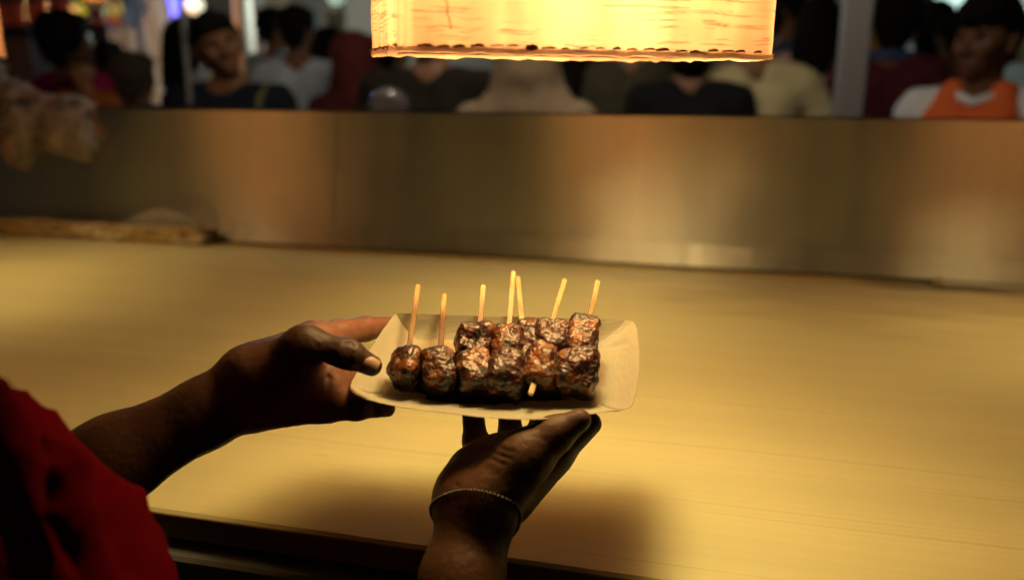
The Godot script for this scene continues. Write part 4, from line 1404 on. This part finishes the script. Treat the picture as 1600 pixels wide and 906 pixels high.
# ------------------------------------------------------------------ the person who holds the tray
func build_server() -> void:
	var t := thing("person", "person in a dark red top holding out the paper tray with both hands", "person", Vector3(-0.38, 0, -0.2))
	var o := -t.position
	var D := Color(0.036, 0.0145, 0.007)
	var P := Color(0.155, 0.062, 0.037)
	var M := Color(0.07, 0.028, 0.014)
	# left hand and forearm
	var lh := [
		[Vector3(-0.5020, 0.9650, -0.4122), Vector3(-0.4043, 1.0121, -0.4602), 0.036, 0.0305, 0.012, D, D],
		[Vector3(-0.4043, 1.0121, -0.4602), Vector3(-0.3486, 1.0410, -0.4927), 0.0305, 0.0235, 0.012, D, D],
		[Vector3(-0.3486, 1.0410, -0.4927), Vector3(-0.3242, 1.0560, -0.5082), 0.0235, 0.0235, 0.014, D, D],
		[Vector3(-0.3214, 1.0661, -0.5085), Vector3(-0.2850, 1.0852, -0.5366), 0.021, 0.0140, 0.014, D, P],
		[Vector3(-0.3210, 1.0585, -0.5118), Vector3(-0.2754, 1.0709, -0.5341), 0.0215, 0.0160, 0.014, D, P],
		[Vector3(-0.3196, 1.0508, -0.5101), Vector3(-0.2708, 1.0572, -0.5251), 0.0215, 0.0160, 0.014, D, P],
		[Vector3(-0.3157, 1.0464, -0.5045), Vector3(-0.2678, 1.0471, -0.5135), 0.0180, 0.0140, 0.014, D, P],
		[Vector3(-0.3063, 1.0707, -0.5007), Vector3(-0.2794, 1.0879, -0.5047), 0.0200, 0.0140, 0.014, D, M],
		[Vector3(-0.2786, 1.0920, -0.5038), Vector3(-0.2741, 1.0957, -0.5049), 0.0125, 0.0115, 0.010, D, D],
		[Vector3(-0.2757, 1.0949, -0.5043), Vector3(-0.2472, 1.0877, -0.5105), 0.0116, 0.0096, 0.006, D, D],
		[Vector3(-0.2486, 1.0881, -0.5103), Vector3(-0.2442, 1.0868, -0.5111), 0.0100, 0.0100, 0.005, D, D],
		[Vector3(-0.2472, 1.0877, -0.5105), Vector3(-0.2314, 1.0778, -0.5171), 0.0096, 0.0076, 0.004, D, D],
		[Vector3(-0.2850, 1.0852, -0.5366), Vector3(-0.2766, 1.0836, -0.5596), 0.0140, 0.0112, 0.008, D, P],
		[Vector3(-0.2766, 1.0836, -0.5596), Vector3(-0.2699, 1.0782, -0.5940), 0.0110, 0.0096, 0.005, D, P],
		[Vector3(-0.2699, 1.0782, -0.5940), Vector3(-0.2613, 1.0706, -0.6303), 0.0096, 0.0076, 0.004, D, P],
		[Vector3(-0.2754, 1.0709, -0.5341), Vector3(-0.2671, 1.0568, -0.5707), 0.0130, 0.0110, 0.006, D, P],
		[Vector3(-0.2671, 1.0568, -0.5707), Vector3(-0.2538, 1.0429, -0.6076), 0.0105, 0.0085, 0.004, D, P],
		[Vector3(-0.2708, 1.0572, -0.5251), Vector3(-0.2588, 1.0429, -0.5551), 0.0130, 0.0108, 0.006, D, P],
		[Vector3(-0.2588, 1.0429, -0.5551), Vector3(-0.2445, 1.0308, -0.5832), 0.0102, 0.0082, 0.004, D, P],
		[Vector3(-0.2678, 1.0471, -0.5135), Vector3(-0.2490, 1.0410, -0.5262), 0.0125, 0.0098, 0.006, D, P],
		[Vector3(-0.2490, 1.0410, -0.5262), Vector3(-0.2330, 1.0330, -0.5461), 0.0092, 0.0060, 0.004, D, P],
	]
	var palm_l: Vector3 = ((Vector3(-0.2349, -0.2554, -0.9379) as Vector3) * -0.75 + (Vector3(0.9700, 0.0000, -0.2429) as Vector3) * 0.62 + (Vector3(-0.0621, 0.9668, -0.2478) as Vector3) * -0.1).normalized()
	# palm lines, knuckle folds of the thumb
	var cr_l := [
		[Vector3(-0.2649, 1.0796, -0.5188), Vector3(-0.2627, 1.0677, -0.5119), 0.0015, 0.0018], [Vector3(-0.2627, 1.0677, -0.5119), Vector3(-0.2600, 1.0482, -0.5009), 0.0015, 0.0018],
	]
	cr_l.append_array([
		[Vector3(-0.2447, 1.0980, -0.5022), Vector3(-0.2458, 1.0882, -0.4983), 0.0013, 0.0010], [Vector3(-0.2426, 1.0976, -0.5027), Vector3(-0.2436, 1.0870, -0.4985), 0.0013, 0.0013],
		[Vector3(-0.2404, 1.0972, -0.5031), Vector3(-0.2414, 1.0861, -0.4988), 0.0013, 0.0013], [Vector3(-0.2387, 1.0960, -0.5043), Vector3(-0.2397, 1.0849, -0.5000), 0.0013, 0.0010],
	])
	var fine := noise(240.0, 101, 3)
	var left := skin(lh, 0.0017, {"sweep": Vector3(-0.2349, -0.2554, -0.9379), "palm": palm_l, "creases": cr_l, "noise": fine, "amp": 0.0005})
	# right hand and forearm
	var rh := [
		[Vector3(-0.1491, 0.8411, -0.3762), Vector3(-0.1518, 0.9509, -0.4695), 0.036, 0.0268, 0.012, M, M],
		[Vector3(-0.1518, 0.9509, -0.4695), Vector3(-0.1497, 0.9789, -0.4936), 0.0268, 0.0232, 0.012, D, M],
		[Vector3(-0.1497, 0.9789, -0.4936), Vector3(-0.1492, 0.9882, -0.5016), 0.0232, 0.0235, 0.012, D, M],
		[Vector3(-0.1598, 0.9933, -0.5003), Vector3(-0.1608, 1.0001, -0.5286), 0.0165, 0.0160, 0.012, P, P],
		[Vector3(-0.1518, 0.9857, -0.5056), Vector3(-0.1378, 1.0000, -0.5503), 0.0255, 0.0220, 0.014, D, P],
		[Vector3(-0.1580, 0.9918, -0.5110), Vector3(-0.1569, 0.9959, -0.5519), 0.0215, 0.0175, 0.014, D, P],
		[Vector3(-0.1398, 0.9992, -0.4942), Vector3(-0.1197, 1.0233, -0.5100), 0.0215, 0.0190, 0.012, D, M],
		[Vector3(-0.1192, 1.0242, -0.5082), Vector3(-0.1001, 1.0397, -0.5173), 0.0170, 0.0128, 0.010, D, M],
		[Vector3(-0.1001, 1.0397, -0.5173), Vector3(-0.0834, 1.0506, -0.5212), 0.0124, 0.0078, 0.005, D, M],
		[Vector3(-0.1337, 0.9870, -0.5264), Vector3(-0.1089, 1.0067, -0.5541), 0.0210, 0.0160, 0.012, D, D],
		[Vector3(-0.1089, 1.0067, -0.5541), Vector3(-0.0848, 1.0231, -0.5784), 0.0140, 0.0088, 0.006, D, D],
		[Vector3(-0.1615, 0.9959, -0.5507), Vector3(-0.1693, 1.0063, -0.5623), 0.0112, 0.0098, 0.006, D, M],
		[Vector3(-0.1693, 1.0063, -0.5623), Vector3(-0.1773, 1.0258, -0.5815), 0.0094, 0.0082, 0.004, D, M],
		[Vector3(-0.1413, 0.9955, -0.5642), Vector3(-0.1457, 1.0029, -0.5758), 0.0120, 0.0100, 0.006, D, M],
		[Vector3(-0.1457, 1.0029, -0.5758), Vector3(-0.1511, 1.0207, -0.5953), 0.0100, 0.0085, 0.004, D, M],
		[Vector3(-0.1262, 0.9980, -0.5740), Vector3(-0.1264, 1.0176, -0.6091), 0.0110, 0.0085, 0.006, D, M],
	]
	var palm_r: Vector3 = ((Vector3(-0.2349, -0.2554, -0.9379) as Vector3) * -0.7 + (Vector3(-0.0621, 0.9668, -0.2478) as Vector3) * 0.6 + (Vector3(0.9700, 0.0000, -0.2429) as Vector3) * -0.3).normalized()
	var cr_r := [
		[Vector3(-0.1611, 1.0091, -0.4936), Vector3(-0.1367, 1.0250, -0.4774), 0.0010, 0.0012], [Vector3(-0.1367, 1.0250, -0.4774), Vector3(-0.1228, 1.0397, -0.4902), 0.0011, 0.0012],
		[Vector3(-0.1354, 1.0335, -0.4886), Vector3(-0.1230, 1.0319, -0.4912), 0.0011, 0.0011], [Vector3(-0.1364, 1.0308, -0.4844), Vector3(-0.1243, 1.0279, -0.4877), 0.0011, 0.0010],
		[Vector3(-0.1282, 1.0416, -0.4947), Vector3(-0.1186, 1.0384, -0.4941), 0.0009, 0.0008], [Vector3(-0.1336, 1.0375, -0.4901), Vector3(-0.1220, 1.0351, -0.4924), 0.0009, 0.0008],
	]
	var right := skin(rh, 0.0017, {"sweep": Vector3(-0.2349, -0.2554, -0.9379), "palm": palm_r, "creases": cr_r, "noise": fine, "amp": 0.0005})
	# the rest of the body, out of the picture
	var chest := Vector3(-0.47, 1.2, -0.17)
	var hip := Vector3(-0.37, 0.88, -0.19)
	var sl := Vector3(-0.60, 1.31, -0.26)
	var sr := Vector3(-0.30, 1.28, 0.06)
	var el: Vector3 = Vector3(-0.5020, 0.9650, -0.4122)
	var er: Vector3 = Vector3(-0.1491, 0.8411, -0.3762)
	var bd := [
		[chest + Vector3(-0.06, 0, -0.03), hip + Vector3(-0.05, 0, 0), 0.095, 0.09, 0.05], [chest + Vector3(0.05, 0, 0.04), hip + Vector3(0.04, 0, 0.02), 0.095, 0.09, 0.05],
		[chest + Vector3(0, 0.18, -0.02), chest + Vector3(0.0, 0.28, -0.05), 0.055, 0.05, 0.03],
		[sl, el, 0.046, 0.036, 0.03], [sr, er, 0.046, 0.036, 0.03],
		[chest + Vector3(0, 0.14, 0), sl, 0.05, 0.05, 0.04], [chest + Vector3(0, 0.14, 0), sr, 0.05, 0.05, 0.04],
		[chest + Vector3(0, 0.40, -0.05), chest + Vector3(0.0, 0.39, -0.09), 0.088, 0.08, 0.03],
		[chest + Vector3(0, 0.33, -0.10), chest + Vector3(0.0, 0.31, -0.12), 0.06, 0.045, 0.03],
		[chest + Vector3(0, 0.35, -0.165), chest + Vector3(0, 0.38, -0.16), 0.012, 0.009, 0.01],
		[chest + Vector3(-0.018, 0.318, -0.158), chest + Vector3(0.018, 0.318, -0.158), 0.009, 0.009, 0.008],
		[chest + Vector3(-0.088, 0.395, -0.07), chest + Vector3(-0.086, 0.35, -0.075), 0.014, 0.010, 0.01], [chest + Vector3(0.088, 0.395, -0.07), chest + Vector3(0.086, 0.35, -0.075), 0.014, 0.010, 0.01],
		[hip + Vector3(-0.09, -0.02, 0), Vector3(-0.47, 0.46, -0.2), 0.08, 0.055, 0.04], [hip + Vector3(0.09, -0.02, 0.02), Vector3(-0.28, 0.46, -0.17), 0.08, 0.055, 0.04],
		[Vector3(-0.47, 0.46, -0.2), Vector3(-0.47, 0.08, -0.13), 0.054, 0.036, 0.02], [Vector3(-0.28, 0.46, -0.17), Vector3(-0.27, 0.08, -0.1), 0.054, 0.036, 0.02],
		[Vector3(-0.47, 0.045, -0.12), Vector3(-0.48, 0.03, -0.28), 0.04, 0.03, 0.02], [Vector3(-0.27, 0.045, -0.09), Vector3(-0.27, 0.03, -0.25), 0.04, 0.03, 0.02],
	]
	var rest := recolored(skin(bd, 0.016), D)
	var sk := vmat(0.46)
	sk.metallic_specular = 0.36
	relief(sk, noise_tex(512, 0.09, 103, 3, FastNoiseLite.TYPE_CELLULAR), 0.03, 26.0)
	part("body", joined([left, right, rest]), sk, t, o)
	# thumb nail
	var na: Vector3 = Vector3(-0.2282, 1.0838, -0.5116)
	var nx: Vector3 = (Vector3(-0.2251, 1.0799, -0.5139) - Vector3(-0.2329, 1.0852, -0.5103)).normalized()
	var nn: Vector3 = ((Vector3(-0.2349, -0.2554, -0.9379) as Vector3) * -0.80 + (Vector3(-0.0621, 0.9668, -0.2478) as Vector3) * 0.62 + (Vector3(0.9700, 0.0000, -0.2429) as Vector3) * 0.15).slide(nx).normalized()
	var ny := nn.cross(nx)
	var nail := sheet(16, 14, func(u: float, v: float) -> Vector3:
		var a := u * 2.0 - 1.0
		var b := v * 2.0 - 1.0
		var q := pow(pow(absf(a), 3.0) + pow(absf(b), 3.0), 1.0 / 3.0)
		var m := maxf(absf(a), absf(b))
		var k := m / maxf(q, 1e-5)
		a *= k
		b *= k
		return na + nx * a * 0.0062 + ny * sin(b * 0.95) * 0.0068 + nn * (cos(b * 0.95) - 1.0) * 0.0072 - nn * 0.0007 * a * a)
	part("thumb_nail", nail, mat(lin(0.27, 0.145, 0.085), 0.45), t, o)
	# beaded bracelet on the right wrist
	var ax: Vector3 = (Vector3(-0.1492, 0.9882, -0.5016) - Vector3(-0.1518, 0.9509, -0.4695)).normalized()
	var wc: Vector3 = Vector3(-0.1502, 0.9829, -0.4967)
	var toward: Vector3 = ((Vector3(-0.2349, -0.2554, -0.9379) as Vector3) * -1.0).slide(ax).normalized()
	var side := ax.cross(toward).normalized()
	var bead := lathe([Vector2(0, -0.00105), Vector2(0.0008, -0.0007), Vector2(0.00112, 0), Vector2(0.0008, 0.0007), Vector2(0, 0.00105)], 8)
	var st := SurfaceTool.new()
	st.begin(Mesh.PRIMITIVE_TRIANGLES)
	for k in 88:
		var a := TAU * k / 88.0
		var out_dir := side * cos(a) + toward * sin(a)
		var r := 0.015
		var p := Vector3.ZERO
		while r < 0.05:
			p = wc + out_dir * r + ax * (sin(a) * 0.0125 - 0.002)
			if field(rh, p) > 0.0007:
				break
			r += 0.0004
		st.append_from(bead, 0, Transform3D(Basis(), p))
	part("bracelet", st.commit(), mat(lin(0.13, 0.12, 0.115), 0.4, 0.8), t, o)
	# red top
	var folds := noise(11.0, 111, 3)
	var shirt := [
		[Vector3(-0.4306, 1.0847, -0.2868), Vector3(-0.3378, 0.9668, -0.2779), 0.09, 0.092, 0.03],
		[Vector3(-0.3492, 1.0150, -0.3095), Vector3(-0.3391, 0.9891, -0.3050), 0.052, 0.055, 0.03],
		[Vector3(-0.3604, 1.0131, -0.2955), Vector3(-0.3451, 0.9720, -0.2882), 0.065, 0.065, 0.03],
		[Vector3(-0.3741, 1.0392, -0.3099), Vector3(-0.3447, 1.0101, -0.3093), 0.05, 0.05, 0.03],
		[chest + Vector3(-0.06, 0, -0.03), hip + Vector3(-0.05, 0, 0), 0.118, 0.115, 0.05], [chest + Vector3(0.05, 0, 0.04), hip + Vector3(0.02, 0, 0.02), 0.115, 0.115, 0.05],
		[chest + Vector3(0, 0.13, 0), sl, 0.065, 0.066, 0.04], [chest + Vector3(0, 0.13, 0), sr, 0.065, 0.066, 0.04],
		[sl, sl.lerp(el, 0.6), 0.066, 0.068, 0.03], [sr, sr.lerp(er, 0.45), 0.066, 0.064, 0.03],
	]
	for f in [[Vector3(-0.3076, 1.1339, -0.2798), Vector3(-0.2804, 1.1039, -0.2721), 0.015], [Vector3(-0.2804, 1.1039, -0.2721), Vector3(-0.2687, 1.0639, -0.2684), 0.014], [Vector3(-0.3114, 1.1030, -0.3056), Vector3(-0.2880, 1.0758, -0.2988), 0.012], [Vector3(-0.2880, 1.0758, -0.2988), Vector3(-0.2803, 1.0376, -0.2956), 0.012], [Vector3(-0.2927, 1.1216, -0.2514), Vector3(-0.2728, 1.1000, -0.2431), 0.017], [Vector3(-0.2728, 1.1000, -0.2431), Vector3(-0.2693, 1.0735, -0.2442), 0.016], [Vector3(-0.3308, 1.0271, -0.3281), Vector3(-0.2990, 0.9974, -0.3280), 0.025]]:
		shirt.append([f[0], f[1], f[2], f[2] * 0.9, 0.010])
	var rm := mat(lin(0.058, 0.0006, 0.0015), 0.95)
	rm.metallic_specular = 0.08
	var pleats := [[Vector3(-0.2799, 1.1464, -0.2560), Vector3(-0.2457, 1.0815, -0.2469), 0.016, 0.012], [Vector3(-0.2749, 1.1374, -0.2655), Vector3(-0.2565, 1.0962, -0.2696), 0.013, 0.010], [Vector3(-0.2696, 1.0993, -0.2778), Vector3(-0.2495, 1.0623, -0.2727), 0.012, 0.010], [Vector3(-0.2747, 1.1213, -0.2398), Vector3(-0.2505, 1.0858, -0.2362), 0.015, 0.012]]
	part("red_top", joined([skin(shirt, 0.0075, {"noise": folds, "amp": 0.020, "creases": pleats, "sweep": Vector3(-0.2349, -0.2554, -0.9379), "cut": [[Vector3(0, 0.84, 0), Vector3.DOWN]]})]), rm, t, o)
	var pants := [
		[hip + Vector3(-0.08, 0, 0), Vector3(-0.47, 0.46, -0.2), 0.105, 0.078, 0.04], [hip + Vector3(0.06, 0, 0.02), Vector3(-0.28, 0.46, -0.17), 0.105, 0.078, 0.04],
		[Vector3(-0.47, 0.46, -0.2), Vector3(-0.47, 0.1, -0.13), 0.076, 0.06, 0.02], [Vector3(-0.28, 0.46, -0.17), Vector3(-0.27, 0.1, -0.1), 0.076, 0.06, 0.02]]
	part("trousers", joined([skin(pants, 0.02, {"noise": folds, "amp": 0.008, "cut": [[Vector3(0, 0.08, 0), Vector3.DOWN]]})]), mat(lin(0.02, 0.02, 0.025), 0.85), t, o)
	for e in [-1.0, 1.0]:
		part("eye", lathe([Vector2(0, -0.011), Vector2(0.0075, -0.008), Vector2(0.011, 0), Vector2(0.0075, 0.008), Vector2(0, 0.011)], 12), eye_mat, t, o + chest + Vector3(e * 0.032, 0.385, -0.158))
		part("eyebrow", tube([chest + Vector3(e * 0.05, 0.41, -0.155), chest + Vector3(e * 0.032, 0.416, -0.166), chest + Vector3(e * 0.014, 0.411, -0.17)], 0.003, 0.003, 6), hair_mat, t, o)
	var hc := chest + Vector3(0, 0.42, -0.03)
	part("hair", joined([skin([[hc, hc + Vector3(0, 0.0, -0.04), 0.095, 0.085, 0.03], [hc + Vector3(0, -0.05, 0.03), hc + Vector3(0, -0.12, 0.04), 0.08, 0.06, 0.04], [hc + Vector3(0, 0.01, 0.09), hc + Vector3(0, -0.02, 0.11), 0.045, 0.05, 0.03]], 0.012, {"noise": noise(22.0, 3, 3), "amp": 0.01})]), mat(lin(0.008, 0.007, 0.006), 0.6), t, o)
